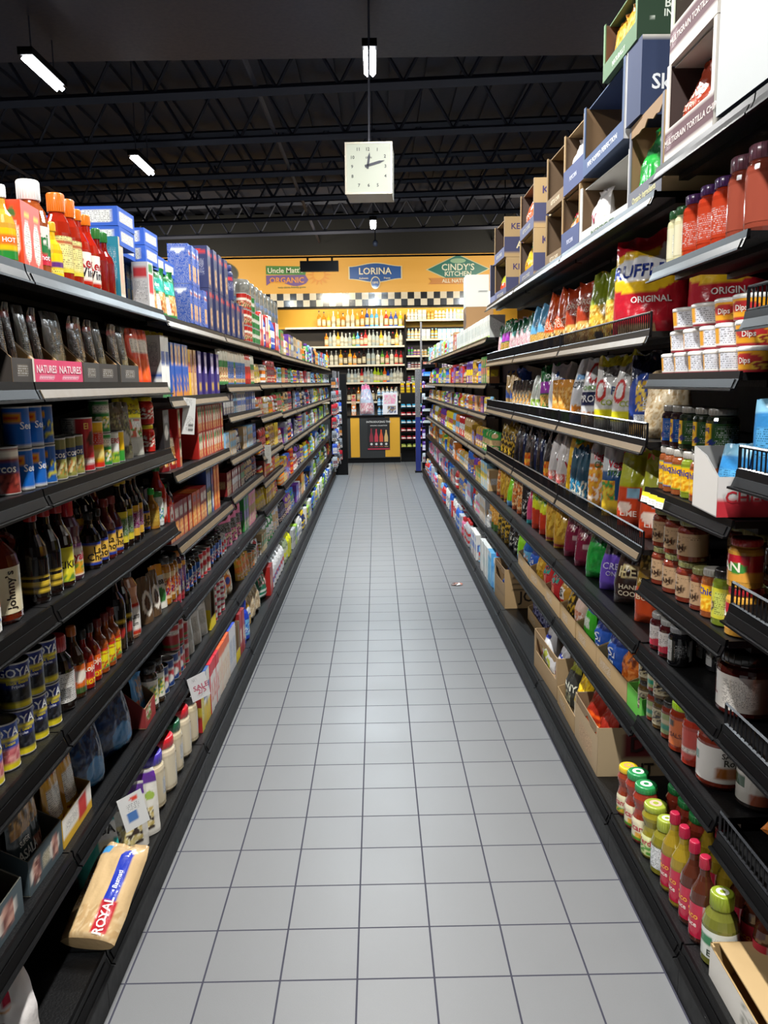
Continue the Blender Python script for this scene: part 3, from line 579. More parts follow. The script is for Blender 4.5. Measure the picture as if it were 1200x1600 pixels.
D('dcan', 'can', (.09, .09, .1, 'b3243a; r 0 .2 1 .55 e8e4dcp; r 0 .75 1 1 d8d4cc'), 'red and white striped can')
D('clrb', 'bag', (.15, .07, .2, 'd9c9a0; n 0 .1 1 .9 e8d8b0,c8a870,f0e8d0,b89058; e .5 .45 .25 .18 e87a2a; e .5 .45 .15 .1 4a5ab0'), 'clear bag of tan snacks')
# base left
D('ricew', 'bag', (.22, .12, .225, 'ece6e2; r .72 .55 .8 1 c8304a; r 0 .42 .34 .45 c8304a; r .34 .15 .38 .45 c8304a; e .45 .7 .07 .05 c86070; e .45 .22 .1 .08 8a5a50; r .5 .48 .78 .52 d89a5a; t .62 .2 .036 b84050 ROYAL; t .6 .36 .018 b84050 SONA; t .35 .85 .024 c86070 JS'), 'tall white rice bag with red trim')
D('royal', 'bag', (.15, .08, .28, 'c9ab7e; n 0 0 1 .3 c4a577,cfb48a,bb9a6c; r .58 .04 .84 .36 b3222c; r .6 .36 .82 .8 2438a8; e .71 .8 .11 .09 2438a8; r .05 .84 .3 .96 4a94cc; r .1 .3 .2 .7 8a6a44p; t .71 .2 -.026 f6f2ec ROYAL; t .71 .56 -.014 dfe4f4 Basmati'), 'tan basmati rice bag lying on its back', o={'style': 'brick'})
D('tealp', 'bag', (.13, .05, .2, '2aa6a0; e .7 .4 .18 .3 e0dcc4; r 0 .55 1 .8 e8e8e8; t .4 .7 .03 22222a QUINOA'), 'teal quinoa pouch', o={'style': 'pouch'})
D('quin', 'bag', (.12, .045, .19, '4c4038; n .05 .5 .95 .95 6a5a50,3a302c,8a7a6c; r 0 .1 1 .42 e4e4ea; t .5 .32 .017 2a2a34 HARVEST; t .5 .18 .017 2a2a34 QUINOA'), 'dark quinoa pouch with white band', o={'style': 'pouch'})
D('orzo', 'bag', (.15, .045, .22, 'dedad0; r 0 .78 1 .95 5c2f8a; n .15 .1 .85 .42 e0cc8a,c8b060,f0e6c0,3c2c20; e .8 .6 .12 .07 9ab54a; e .2 .12 .18 .06 7aa04a; t .4 .7 .016 4a2418 Organic; t .15 .5 .02 7aa04a 10'), 'white noodle bag with purple band', o={'style': 'pouch'})
D('whts', 'bag', (.13, .045, .15, 'e8e8ec; r .2 .3 .8 .7 dcdce2p'), 'small white foil pouch')
D('rjar', 'bot', (.13, .13, .2, 'squat', 'cfc0a0', '4a3aa8', 'd4c6a6; r .62 .25 .95 .8 c0c4c8p', 'lid'), 'big rice jar with purple lid', n='plastic_jar', c='jar', sq=1)
D('rjrd', 'bot', (.13, .13, .2, 'squat', 'd2c4a8', 'c8202c', 'd6caae; r .62 .25 .95 .8 c0c4c8p', 'lid', 'glassy', 'd8dc9a'), 'big rice jar with red lid', n='plastic_jar', c='jar')
D('rjgr', 'bot', (.13, .13, .2, 'squat', 'cbbd9c', '1a5a3a', 'd0c2a4; r .62 .25 .95 .8 c0c4c8p', 'lid'), 'big rice jar with green lid', n='plastic_jar', c='jar')
D('rjbk', 'bot', (.13, .13, .2, 'squat', 'cbbd9c', '17181a', 'd0c2a4; r .62 .25 .95 .8 c0c4c8p', 'lid', 'glassy', '6a9a34'), 'big rice jar with black lid', n='plastic_jar', c='jar')
D('cerb', 'box', (.065, .16, .24, 'e3e2da; r 0 0 1 .4 e0c23a; r .1 .5 .9 .75 3a5a9cp', '3a5c98; r 0 0 1 .35 e0c63a; r .1 .6 .9 .75 d8dce4p', '', ), 'blue and yellow cereal box')
D('cerr', 'box', (.065, .16, .25, 'e4dcd8; r 0 .75 1 1 c81c30; n .2 .2 .8 .6 e4dcd8,e8b0a8,c86a5a', 'c81c30; e .5 .85 .2 .08 e8e4f0; r .2 .3 .8 .6 d83848p', 'c81c30'), 'bright red cereal box')
D('cero', 'box', (.065, .16, .25, 'e8dccc; r 0 .8 1 1 e0602a; n .2 .2 .8 .6 e8d0b0,d9a070,e8e4da', 'e0602a; r .2 .3 .8 .6 e88050p', 'e0602a'), 'orange-topped cereal box')
D('saltb', 'box', (.08, .12, .24, 'dcdce0; r .1 .2 .9 .7 c8d0e0p', 'd4d4d8; r 0 .88 1 1 2a48b8', '2a48b8'), 'white box with blue top')
D('yell', 'box', (.05, .14, .22, 'd8c43a; r .2 .2 .8 .6 e8dc80p', 'b02a2c; r 0 .3 1 .5 e8d040'), 'yellow box beside rice jars')
D('coff', 'box', (.07, .14, .25, 'a81f24; r .2 .3 .8 .6 e8d8c8p', '8a1c20; r .1 .3 .9 .65 3a1214; t .5 .5 .02 e4d8cc Coffee'), 'dark red coffee box')
D('blug', 'bot', (.1, .1, .26, 'wide', '1e3fb0', '1e3fb0', '6ab0dc; n 0 .1 1 .8 6ab0dc,e8f0f4,2a58c0', 'lid', 'plasticb'), 'blue plastic jug', n='plastic_jug', c='jug')
D('papk', 'bag', (.2, .1, .28, 'c89a1c; n 0 0 1 .35 d8a828,b8801a,e8c048; r .1 .4 .9 .6 dfe4e8; r .1 .38 .9 .44 3a6ac0; n 0 .6 1 .95 d8a828,b8801a'), 'large bag of yellow pasta')
D('tanb', 'bag', (.18, .09, .28, 'c0a884; n 0 .1 1 .9 cbb492,b49a72,d8c8a8'), 'pale tan bread bag')
D('grns', 'bag', (.17, .08, .26, '1d7a58; r 0 .1 1 .17 dfe8e0; r 0 .25 1 .31 dfe8e0; r 0 .8 1 .86 dfe8e0; n .2 .42 .8 .75 e8ece4,c8404a,1d7a58'), 'green and white striped bag')
D('milk', 'bot', (.12, .12, .27, 'bleach', 'e4e6e8', 'ecedf0', 'dfe2ea; r .1 .1 .6 .5 3a5ab8p; e .7 .5 .15 .2 c83a48', 'lid', 'plasticb'), 'white plastic bleach jug', n='plastic_jug', c='jug')
D('ydet', 'bot', (.13, .13, .34, 'bleach', 'd8dc22', 'e4e438', 'd8dc22p', 'lid', 'plasticb'), 'tall neon yellow detergent bottle', n='detergent_bottle', c='bottle')
D('gdet', 'bot', (.11, .11, .26, 'bleach', '8a9a78', 'a8dc28', 'c8d0b0; r 0 .2 1 .6 d8dc3a', 'lid', 'plasticb'), 'grey-green detergent bottle', n='detergent_bottle', c='bottle')
D('winb', 'box', (.08, .14, .2, 'c8281f; r 0 .4 .6 1 7a2018; e .4 .5 .3 .2 d8b090', 'a0201a'), 'red and brown boxed bottle')
# ---- right rack
def chip(key, w, h, A, desc, d=.1, st='pillow', back=''): D(key, 'bag', (w, d, h, A), desc, o={'style': st, 'back': back})
chip('ruff', .28, .365, 'b81a2a; e .4 .64 .56 .22 e8bc20; e .42 .66 .44 .12 f0f0f2; e .8 .8 .14 .1 e8e6e6; n .1 .0 .6 .12 c8a070,a87848,d8b888; t .44 .64 .054 22388c RUFFLES; t .55 .36 .026 f0e6e2 ORIGINAL', 'big red ridged chip bag', .13)
chip('lime', .19, .3, 'd8b43a; r 0 .55 1 1 7a8a1e; n 0 .03 1 .55 e4c04a,c8982a,f0d878,b07f22; e .3 .12 .12 .06 1e1e1c', 'yellow corn chip bag, olive top')
chip('rust', .19, .3, 'a63a1c; n 0 0 1 .38 dcb060,c08a3a,f0dca0,9a6a2a; r .15 .52 .8 .78 b0482ap; t .45 .66 .03 e4c8b4 ORGANIC; t .5 .54 .026 e4c8b4 CORN', 'rust-red tortilla chip bag')
chip('orgn', .19, .3, 'd5531c; n 0 0 1 .35 d0a050,a87a34,e8cc88,3a2a1c; t .4 .5 .028 f0d0b8 ORGANIC; t .4 .42 .024 f0d0b8 TORTILLA', 'orange tortilla chip bag')
chip('sky', .17, .28, '6ab0d8; n 0 0 1 .42 c89a48,e0bc70,a07a38; e .6 .1 .14 .08 22243a; t .5 .62 .034 dff0f8 BLUE', 'light blue tortilla chip bag')
chip('gpnk', .15, .25, 'd8b8bc; r 0 0 1 .2 1f9a48; r 0 .7 1 1 175a38; e .5 .66 .3 .08 8adcd0; n .15 .25 .8 .5 e8d4d4,c04a6a,e8d4d4', 'pink and green snack bag')
chip('toast', .17, .3, '1c2138; e .5 .45 .5 .3 2a4aa0; n .25 .3 .7 .65 e4b83a,2a4aa0,f0d060; r .2 .15 .8 .25 dfe4eap; n 0 0 1 .12 c89a48,8a6228; t .5 .3 -.03 f0f0f0 CHIPS', 'navy bag with yellow chips picture')
chip('popc', .19, .32, 'd9d9d4; n 0 .86 1 1 d8c81c,b8a818,e8e048; n .2 .7 .6 .86 5a5a58,d9d9d4,8a8a86; r 0 .12 1 .26 e4dc24; e .2 .52 .16 .16 c8302a; e .2 .52 .1 .1 f0f0ec; t .65 .52 .042 3a4a74 PO; t .5 .36 .028 a8b84a CORN', 'white and yellow popcorn bag')
chip('prot', .18, .29, 'e4e5e6; r 0 .3 1 .5 1c2a54; e .4 .78 .22 .16 c8302a; e .4 .78 .13 .09 ececec; n 0 0 1 .2 d8b8a0,e8dcd4,c8885a; t .5 .4 .036 f2f2f2 PROTEIN; t .42 .56 .022 7ab03a CHICKEN', 'white protein puff bag, navy band')
chip('crsp', .19, .31, 'd4d7da; r 0 0 1 .16 2a62b0; n .1 .12 .6 .3 dc9a3a,e8e0d0,c87828; r .1 .68 .5 .76 5a9ad0; t .35 .6 .034 3a4048 CRISPS', 'silver-white puff bag, blue base')
chip('tan1', .12, .2, 'd9922f; n 0 .3 1 .8 e0a040,c07a24,ecc070; r 0 0 1 .25 3f6a2c', 'small orange and green pouch', .05, 'pouch')
chip('dots', .17, .28, 'e4e6e8; e .3 .82 .1 .05 2a5ab0; e .55 .68 .12 .06 2a5ab0; e .75 .3 .2 .05 2a4a9c; t .45 .45 .045 b82a48 SO; t .6 .2 .03 2a4a9c OS', 'white bag with blue ovals')
chip('gpur', .13, .28, '1f6a34; r 0 .45 1 .68 a83cb8; n 0 .2 1 .42 d89a50,3a8a3c,e8b868; r 0 0 1 .16 5ab02c; t .45 .78 .03 dfe8dc YX', 'green bag with purple band', .07)
chip('wgrn', .12, .23, 'dfe4da; e .5 .7 .2 .1 4a9a54; n 0 .05 1 .4 9ac04a,dfe4da', 'white and pale green bag', .07)
chip('dpch', .11, .2, '2e2822; n .1 .1 .9 .7 d8a050,c8c4b0,6a5a44; r 0 .72 1 1 1e1c1a', 'dark pouch with tan window', .05, 'pouch')
chip('btan', .17, .27, '4a6ec0; d 1.1 .5 .55 -.1 c8a468; n 0 0 .9 .3 c8a468,b08c50; r .6 .6 1 1 3a5ab0', 'blue and tan pretzel bag')
chip('limo', .2, .33, 'cf4622; r 0 .52 1 1 a8ac1e; r .25 .38 .5 .5 8ab8d0; e .2 .26 .14 .07 efd8c8; t .3 .18 .028 f4d8c8 LIME', 'lime and orange chip bag')
chip('veg1', .18, .3, '24507e; n 0 0 .4 .5 e4d04a,d8882a,4a9a4a; r 0 .62 1 1 c4c8c8; e .3 .1 .4 .14 f0c838; t .5 .72 .036 b82234 Veggie; t .5 .6 .024 2f6a34 STRAWS', 'blue and grey veggie straw bag')
chip('veg2', .18, .3, 'b8651c; n 0 0 .5 .6 f0b03a,e88a2a,f4e4d0; r 0 .66 1 1 b4b0ac; t .45 .76 .036 b82234 Veggie; t .5 .64 .03 2f6a34 CHIPS', 'orange and grey veggie chip bag')
chip('bslm', .1, .25, '26485c; n 0 .1 1 .4 3a8ab0,26485c,d8d8c8; r 0 .6 1 .8 2f5668', 'slim teal-blue bag', .05)
chip('yelc', .16, .3, 'dcae20; n .15 .2 .75 .55 dcae20,a83a1c,dcae20; e .3 .7 .12 .06 e8ecc8; r .2 .86 .9 .93 4a9a44', 'yellow bag with red swirls', .09)
chip('wpnk', .15, .28, 'd4d0ce; n 0 0 1 .3 d89a88,e8e0dc,c85a58; r .1 .82 .9 .9 c4c4c4; t .5 .42 .06 a02440 V', 'pale silver bag with red V', .08)
chip('blko', .16, .27, '18171a; n .1 .1 .9 .4 e8822a,d8441c,f0b040; n .3 .7 .8 .85 18171a,c87a3a,8a8a8c', 'black bag with orange picture')
chip('bwht', .15, .27, '17181e; r .45 0 1 .7 b4b6be; e .7 .45 .2 .2 dcdde2; r .3 0 .42 .8 1d2a54; n .5 .05 .9 .2 c8a040,17181e', 'black and silver chip bag')
chip('gldb', .14, .24, '8a6f1e; n 0 .1 1 .8 c8a030,5a4812,2a241a', 'dull gold chip bag', .07)
chip('buff', .2, .34, 'cf4a1d; r 0 .52 1 1 8a6a1e; n 0 .75 1 1 b89030,4a3a14,e8cc78; n .5 0 1 .1 e0b860,c8943a; r .35 .42 .65 .5 4a7a98; t .42 .38 .03 f0d8b0 BUFFALO; t .5 .6 .026 e8d49a KETTLE CUT', 'gold and orange chip bag')
chip('herr', .2, .31, '34211c; r .2 .42 .95 .62 ddc88a; r .25 .46 .9 .58 34211c; n 0 .82 1 1 c8c0a8,34211c,8a8270; t .55 .52 .055 ecdca8 HERR; t .4 .3 .024 e8dcc0 HAND; t .5 .2 .026 e8dcc0 COOKED', 'dark brown chip bag with cream letters')
chip('purc', .17, .28, '6a4cc0; r 0 .6 1 1 2c2a34; n 0 .85 1 1 8a8a90,2c2a34; t .5 .42 .034 d0c8ec CREAM; t .5 .3 .024 d0c8ec ONION', 'purple chip bag with black top')
chip('grnb', .17, .28, '1f9c3a; r 0 .62 1 1 14522a; n 0 .7 .5 .95 8a7a28,14522a; n .2 .1 .8 .5 28b048,1f9c3a', 'shiny green chip bag')
chip('maro', .18, .29, '7c1a3a; r .3 .35 .9 .42 c8a8a8; n .1 .5 .8 .85 7c1a3a,c8a8a0,5a122a', 'maroon chip bag')
chip('gold', .15, .26, 'c8982a; n .1 .2 .9 .8 e0b848,a87a20,c8982a; r 0 .05 1 .1 a8302a', 'shiny gold snack bag', .08)
chip('rlim', .16, .28, 'c83a20; d .9 .75 .5 .35 d8dc2c; n 0 .65 1 1 7a9a28,d8dc2c,3f8a3a', 'red and lime snack bag', .08)
chip('pink', .13, .26, 'd04878; r 0 .6 1 1 b8284a; n 0 .6 1 .9 e8e0e0,b8284a; r 0 0 1 .1 2aa0a8', 'pink striped snack bag', .07)
chip('blkw', .15, .25, '17171a; n .1 .1 .9 .5 17171a,e0dcd4,17171a', 'black bag with white marks', .08)
chip('orbr', .15, .26, 'c85a20; n 0 .1 1 .9 e0843a,8a3a18,f0c890', 'brown and orange snack bag', .08)
chip('neon', .13, .2, '86d21c; r 0 0 1 .18 6aa8dc; r .2 .3 .8 .7 92dc2c', 'neon green snack bag', .07)
chip('subl', .17, .27, '2f62c8; r 0 .6 1 1 1a2f70; r 0 0 .35 .6 8ac0e0; t .6 .44 .05 e8eef8 Su; t .55 .28 .04 e8eef8 Sea', 'royal blue snack bag')
chip('orkr', .18, .27, 'cc6420; n 0 .5 1 1 6a2f14,a84a1c,d87a30; n .1 .1 .9 .45 cc6420,e89048', 'orange and brown crinkled bag')
chip('ltbl', .13, .24, '6ab4e0; r 0 .5 1 1 1f5aa8; n .1 .1 .9 .4 e0e8ec,6ab4e0,d89058', 'pale and dark blue bag', .08)
chip('grnl', .15, .2, '3eb02a; r .2 .4 .8 .6 e0ecd8p; r 0 .75 1 1 2a4aa8', 'bright green pouch, blue top', .06)
chip('pch', .16, .24, 'dcc0b0; n .1 .05 .9 .5 e0a080,ece4dc,c8785a; r 0 .75 1 1 2f6ac8', 'peach and blue snack bag', .08)
chip('tgld', .17, .27, 'b8862a; r .1 .35 .7 .6 ece4d8; n .05 .65 .95 1 c89838,7a4a1c,ecd9a8; r .1 .3 .7 .35 b83028; t .4 .48 .05 2a221c PES', 'bronze and white chip bag')
chip('rteal', .15, .22, 'c83234; n .1 .5 .9 1 2f9a88,c83234,24303c; e .5 .3 .2 .15 e88a70', 'red and teal snack bag', .07)
chip('limeg', .16, .2, '4cba2c; n .1 .2 .9 .8 5ccc3c,4cba2c,389a20', 'lime green snack bag', .08)
chip('dorr', .22, .26, 'd8541c; r 0 .62 1 1 8a2418; r 0 .5 1 .56 a83018; n .1 .1 .5 .4 d8541c,e87830', 'orange and red chip bag')
chip('yelt', .17, .24, 'e0b81c; n 0 0 1 .4 d0c8b4,e8e0cc; t .4 .55 .04 24221c TE; n .2 .65 .9 .9 f0cc30,c89a14', 'yellow-topped chip bag', .09)
chip('ywht', .17, .24, 'd9dade; r .1 .72 .7 .78 24389a; e .3 .4 .15 .1 c84058; n .5 .1 .9 .6 b8c050,d9dade', 'white snack bag with blue stripe', .09)
chip('olv', .18, .25, '2e2f2c; r 0 .78 1 .9 8a8c30; t .5 .5 .04 c8c8b8 SKINNY; n .1 .1 .8 .4 4a4a44,8a8a70', 'black and olive snack bag', .09)
chip('nvp', .14, .24, '2a2c50; n .1 .2 .9 .7 3a3c68,2a2c50,8a8ab0', 'dark violet snack bag', .07)
chip('lays', .24, .34, 'c04a1c; r 0 .3 .75 .78 2f62b0; e .3 .55 .42 .2 1f3f8c; r 0 .2 1 .3 e8bc28; n 0 0 1 .2 c8923a,b07a30,e0b868; r 0 .8 1 1 b8401c; t .4 .56 .1 f4f6fa Lay’s; t .6 .25 .02 6a3a20 WAVY', 'large blue and orange chip bag', .12)
chip('bbq', .22, .34, '5c1d1e; r 0 .7 1 1 d8801f; r 0 .5 1 .7 7a3420; t .5 .4 .036 e8d8c8 BARBECUE; n 0 0 1 .2 5c1d1e,8a3a24', 'dark red barbecue chip bag', .12)
chip('pork', .24, .28, 'c08a5a; n 0 0 1 .56 d0a070,a87040,e4c498,b8804c; r 0 .62 1 1 24408c; r 0 .56 1 .62 e0b428; t .5 .78 .034 f2f2f0 PORK SKINS; t .55 .66 .022 e8e8e8 ORIGINAL', 'clear pork rind bag, blue header', .1)
chip('pork2', .24, .26, 'a86c3c; n 0 0 1 .6 b87c48,8a5028,d0a070; r 0 .62 1 1 1d3f7c; r 0 .55 1 .62 d8501c; t .5 .59 .024 f0e0d0 SNACKS', 'brown snack bag with blue header', .1)
chip('flam', .22, .22, 'd87a1c; n 0 .2 1 1 a03a14,e8a02c,5a2010,d86a1c', 'orange and yellow chip bag lying down', .08)
# cases on top
D('multi', 'case', (.3, .26, .28, 'd0cbc2', 'd0cbc2; r 0 .3 1 .95 57343c; t .55 .62 .02 d9cdc8 MULTIGRAIN TORTILLA CHIPS; r .06 .4 .13 .85 7a5a60p', 'c4bfb6', .36, 0, '3a2a26'), 'maroon and white tortilla chip case')
D('grayc', 'case', (.33, .27, .29, '6a6c76', '62646e; t .5 .5 .024 d0cc9a Organic ingredients', 'a58a64', .24, 1, '8a6c48'), 'torn-open grey case')
D('whtc', 'case', (.42, .27, .23, 'c9c9c4', 'c9c9c4; t .5 .4 .026 2f5a34 INGREDIENTS', 'c4c2bc', .22, 0, '6e563c'), 'white-edged open case')
D('popp', 'case', (.42, .27, .27, '3c5070', '3a4e74; t .5 .5 .022 d8dce4 PIPE POPPED PERFECTION', 'c4c6c8', .24, 0, '7a5f40'), 'blue-edged open case')
D('skin', 'carton', (.34, .27, .243, '1f2f52', '1f2f52; r 0 0 .05 1 cfcfca', '1f2f52; r .9 0 1 1 cfccc4; r 0 .95 1 1 cfccc4; t .45 .42 .055 dfe4ea Skinny'), 'dark navy case')
D('bakd', 'case', (.36, .27, .2, '5a7a58', '4a6a4a; t .5 .4 .02 d0dcc8 NATURALLY', '1d3a24; e .55 .55 .4 .42 cfd8cc; e .55 .55 .385 .4 1d3a24; t .55 .72 .024 dfe8dc ALL NATURAL; t .55 .55 .032 dfe8dc BAKED; t .55 .4 .026 dfe8dc IN ITALY', .3, 0, '6a4a34'), 'dark green case with round emblem')
D('kett', 'case', (.42, .27, .26, '9a7f58', '54587a; t .5 .5 .024 c8c4b4 KETTLE COOKED', 'a58a60; r 0 .12 1 .5 3a3c5c; t .5 .3 .055 d8cca4 ALL; t .5 .76 .045 3a2c5c KETTLE', .26, 0, '4a3a30'), 'brown kettle chip case, navy panel')
D('brnc', 'case', (.36, .27, .26, '8a7048', '7a6240; t .5 .5 .022 e0d0b0 KETTLE CHIPS', '8a7048', .22, 0, '5a4630'), 'plain brown open case')
D('nvyc', 'case', (.36, .27, .26, '9a8058', '3c4872; t .5 .5 .022 c8cce0 POPCORN', '94784f', .4, 0, '5a4630'), 'brown open case, navy front')
D('tallc', 'case', (.3, .27, .3, '7a7f9a', '6a7090', '8a8498', .2, 0, '3a3a4c'), 'narrow blue-grey case')
D('whtx', 'carton', (.6, .3, .42, 'b0b4b4', 'b4b8b8', '1f2c46; n 0 .3 1 .8 1f2c46,c8a870,24304c; t .5 .85 -.04 e8ecf0 RX'), 'large plain white carton')
D('flat', 'carton', (.62, .34, .025, '9c8f7c', '9c8f7c'), 'flattened cardboard tray')
D('beve', 'carton', (.2, .22, .3, 'c8c8be', 'c8c8be', 'bfc0b8; r .55 .45 .95 .5 5a5a58; r .35 .22 .95 .28 5a5a58'), 'pale grey carton')
D('opbr', 'carton', (.3, .26, .2, '8a6840', '8a6840; d 1 .6 -.2 .2 5a4028', '8c6a42'), 'brown carton with folded corner')
D('redt', 'carton', (.1, .1, .34, 'c03a30', 'c8382c; r 0 .3 .3 1 d8cfc4', 'c8382c; r 0 0 1 .3 cfcac2'), 'tall red and white carton')
D('ygrn', 'bag', (.12, .07, .3, 'b8983a; r .1 0 .3 .5 e4d048; r .5 0 .7 .5 e4d048; n 0 .5 1 .8 b8983a,1f5a34; r 0 .85 1 .95 c03a78'), 'gold and green tall bag')
# jar section
D('alfr', 'bot', (.075, .075, .16, 'jar', 'cfc9a0', '3a7a44', 'd8d4b4; r .6 .1 .95 .8 dfe0dcp'), 'pale white sauce jar, green lid', n='sauce_jar', c='jar')
D('marp', 'bot', (.085, .085, .175, 'jar', 'a8341c', '5a3070', 'b03c22; r .15 .1 .85 .8 b84a34p'), 'red pasta sauce jar, purple lid', n='sauce_jar', c='jar')
D('marb', 'bot', (.1, .1, .2, 'squat', '8a4030', '7a4a58', '944838; r .1 .1 .9 .9 944838'), 'brownish-red ribbed sauce jar', n='sauce_jar', c='jar')
D('dip', 'tub', (.1, .1, .062, 'f0f0ea; r 0 0 1 .12 8a1c2a; r 0 .2 .3 1 e8a424; r .3 .2 .75 1 e4e6eep; r .75 0 1 1 e8a424; r .82 0 1 .6 7a1a22'), 'white-lidded cheese dip tub')
D('dip2', 'tub', (.1, .1, .062, 'e8a424; r 0 0 1 .16 a81f2c; e .45 .6 .3 .26 b82a2c; t .45 .56 .016 f4f0e4 Dips; n .6 .1 1 .5 8a1c22,e8c040'), 'yellow cheese dip tub')
for kk, c1, ct, ds in (('chqb', '1d4f96', '2a1a1c', 'dark jar with blue label'), ('chqg', '2a4a24', '1c2418', 'dark green salsa jar')):
    D(kk, 'bot', (.085, .085, .125, 'jar', ct, '8c8880', c1+'; r 0 0 .34 1 e8b41d; n .04 .05 .3 .55 f0cc3a,e8a01d,d8901a; e .36 .25 .1 .1 24306a; r .45 .1 .95 .9 '+c1+'p; t .17 .8 .018 3a3a8c Chiq'), ds, n='salsa_jar', c='jar')
for kk, c1, ds in (('jt', '1f8a84', 'teal'), ('jb', '2a5cb0', 'blue'), ('jg', '4a8a34', 'green'), ('jl', '9ab42c', 'lime'), ('jr', 'b0242c', 'red'), ('jo', 'd8762a', 'orange')):
    D(kk, 'bot', (.066, .066, .135, 'jar', '8a4a28' if kk != 'jl' else '7a8a2a', 'a8a49c', c1+'; r .08 .05 .7 .95 e8b41d; n .12 .08 .62 .5 f4d048,e8a01d,d8901a; e .72 .26 .1 .1 24306a; t .36 .76 .022 3a3a8c Chiq'), 'jar with yellow and %s label' % ds, n='salsa_jar', c='jar')
D('gua', 'bot', (.075, .075, .15, 'jar', '6a7a24', '1c1c1c', 'c8c43a; r .3 .1 .95 .9 c0c860p; e .15 .4 .16 .2 3a3418; e .14 .4 .1 .12 c8a868'), 'guacamole salsa jar, black lid', n='salsa_jar', c='jar')
D('krft', 'bot', (.07, .07, .12, 'jar', '6a2a1c', '9a9a60', 'a88a6a; e .3 .35 .22 .24 3a2a20; e .3 .35 .18 .2 a88a6a; t .3 .35 .018 3a2a20 JAM; r .1 .7 .8 .9 a88a6ap'), 'jam jar with kraft label', n='jam_jar', c='jar')
D('pan', 'bot', (.085, .085, .15, 'jar', 'c8923a', 'b3242c', 'b82030; r 0 0 1 .4 e0a040; e .5 .5 .2 .2 3f8a3a; t .3 .55 .034 f4ecd8 PAN'), 'yellow salsa jar with red lid', n='salsa_jar', c='jar')
D('jamw', 'bot', (.07, .07, .12, 'jar', '4a1418', 'a8a6a2', 'dcd4d0; d .2 .5 -.1 -.1 c8304a; r .1 .4 .7 .85 dcd4d0p'), 'dark red jam jar, white label', n='jam_jar', c='jar')
D('jamg', 'bot', (.07, .07, .12, 'jar', '16161a', '8a8a8c', 'b8b8b6; r .5 0 1 1 1c1c1e; r .1 .3 .5 .8 b8b8b6p; r .6 .2 .9 .8 1c1c1ep'), 'black jam jar, grey label', n='jam_jar', c='jar')
D('pesto', 'bot', (.07, .07, .12, 'jar', '5a4424', '2a2824', 'b8ac8c; n .1 .1 .9 .9 2a2420,b8ac8c,8a7a54'), 'jar with swirled beige label', n='sauce_jar', c='jar')
D('pest2', 'bot', (.07, .07, .12, 'jar', '7a3020', '2a2824', '8a9a64; r 0 .5 1 .7 b8ac8c; r 0 .2 1 .45 2f8a70'), 'jar with beige and green label', n='sauce_jar', c='jar')
D('limel', 'bot', (.09, .09, .15, 'jar', '8a2f18', 'b4e018', 'cc6420; r .1 .7 .4 .95 3a2c18; t .5 .4 .016 6a2a10 SALSA'), 'red salsa jar with neon lime lid', n='salsa_jar', c='jar')
D('salb', 'bot', (.13, .13, .185, 'squat', '7a2a18', '17181a', 'ded9d2; r 0 0 .2 1 b88040; r .05 .5 .3 .75 1f7a64; r .6 .1 1 .45 9a5a24; t .8 .8 .018 3a3430 SALSA; t .8 .6 .022 3a3430 Roja'), 'wide salsa jar with white label', n='salsa_jar', c='jar')
D('salr', 'bot', (.085, .085, .16, 'jar', 'a83424', '1a1a1b', 'c03c2c; r .1 .2 .9 .4 e8dcd0p'), 'red salsa jar, black lid', n='salsa_jar', c='jar')
D('saldk', 'bot', (.11, .11, .15, 'squat', '241c18', '8a8a50', 'b8b4ac; r .1 .5 .5 .9 2f4a34; r .6 0 1 .4 8a4a34'), 'dark salsa jar, grey label', n='salsa_jar', c='jar')
D('bigw', 'bot', (.15, .15, .21, 'squat', '4a1814', '1a1816', 'd4cec6; r .65 0 1 1 8a7a6c; r .3 .1 .7 .9 d4cec6p; t .12 .5 .05 b8505a IL'), 'big dark sauce jar, white label', n='sauce_jar', c='jar')
# base sauce bottles
D('tacy', 'bot', (.072, .072, .17, 'waist', '8a3a24', 'e4c020', 'dcd4b0; n 0 0 1 .3 d8a83a,5a9a3a; t .5 .6 .022 b82a44 Picante', 'lid', 'glassy', 'e89a6a'), 'salsa bottle with yellow lid', n='salsa_jar', c='jar')
D('tacg', 'bot', (.08, .08, .19, 'waist', '8c3424', '2a8a4c', 'e0d8b8; n .4 0 1 .4 e8b83a,d8902a; r 0 0 1 .12 5a9a3a; t .5 .6 .024 b82a44 Picante', 'lid', 'glassy', 'e4ece4'), 'salsa bottle with green lid', n='salsa_jar', c='jar')
D('tacl', 'bot', (.08, .08, .17, 'waist', '8a8024', '9aa83a', 'd8dca0; n .1 0 .9 .5 5a9a3a,d8dca0; t .5 .7 .022 b82a44 Verde', 'lid', 'glassy', 'd8b4a4'), 'green salsa bottle, olive lid', n='salsa_jar', c='jar')
D('tacw', 'bot', (.085, .085, .17, 'wide', '7a7424', '9aa83a', 'dcdfe0p; r .6 .1 1 .6 5aa8a0', 'lid', 'glassy', 'dfe0d8'), 'green salsa jar, white label', n='salsa_jar', c='jar')
for kk, ct, ds in (('rbg', '8a7420', 'olive taco sauce bottle, red cap'), ('rbr', '4a2418', 'brown taco sauce bottle, red cap')):
    D(kk, 'bot', (.068, .068, .235, 'sauce', ct, 'a81f3c', 'b82440; r .62 0 1 1 c8c4c0p; t .3 .65 .02 e8a03a Taco; t .3 .4 .016 f0e0d8 sauce'), ds)
D('gez', 'bot', (.09, .09, .19, 'wide', '6a6c2c', '8a9a2c', 'd8dcd4; r .1 .45 .5 .8 2f7a4c; t .5 .2 .02 2a3a2c EZ; r .5 .5 .9 .8 d8dcd4p', 'lid', 'glassy', 'e8ecdc'), 'green salsa jar, white label and neckband', n='salsa_jar', c='jar')
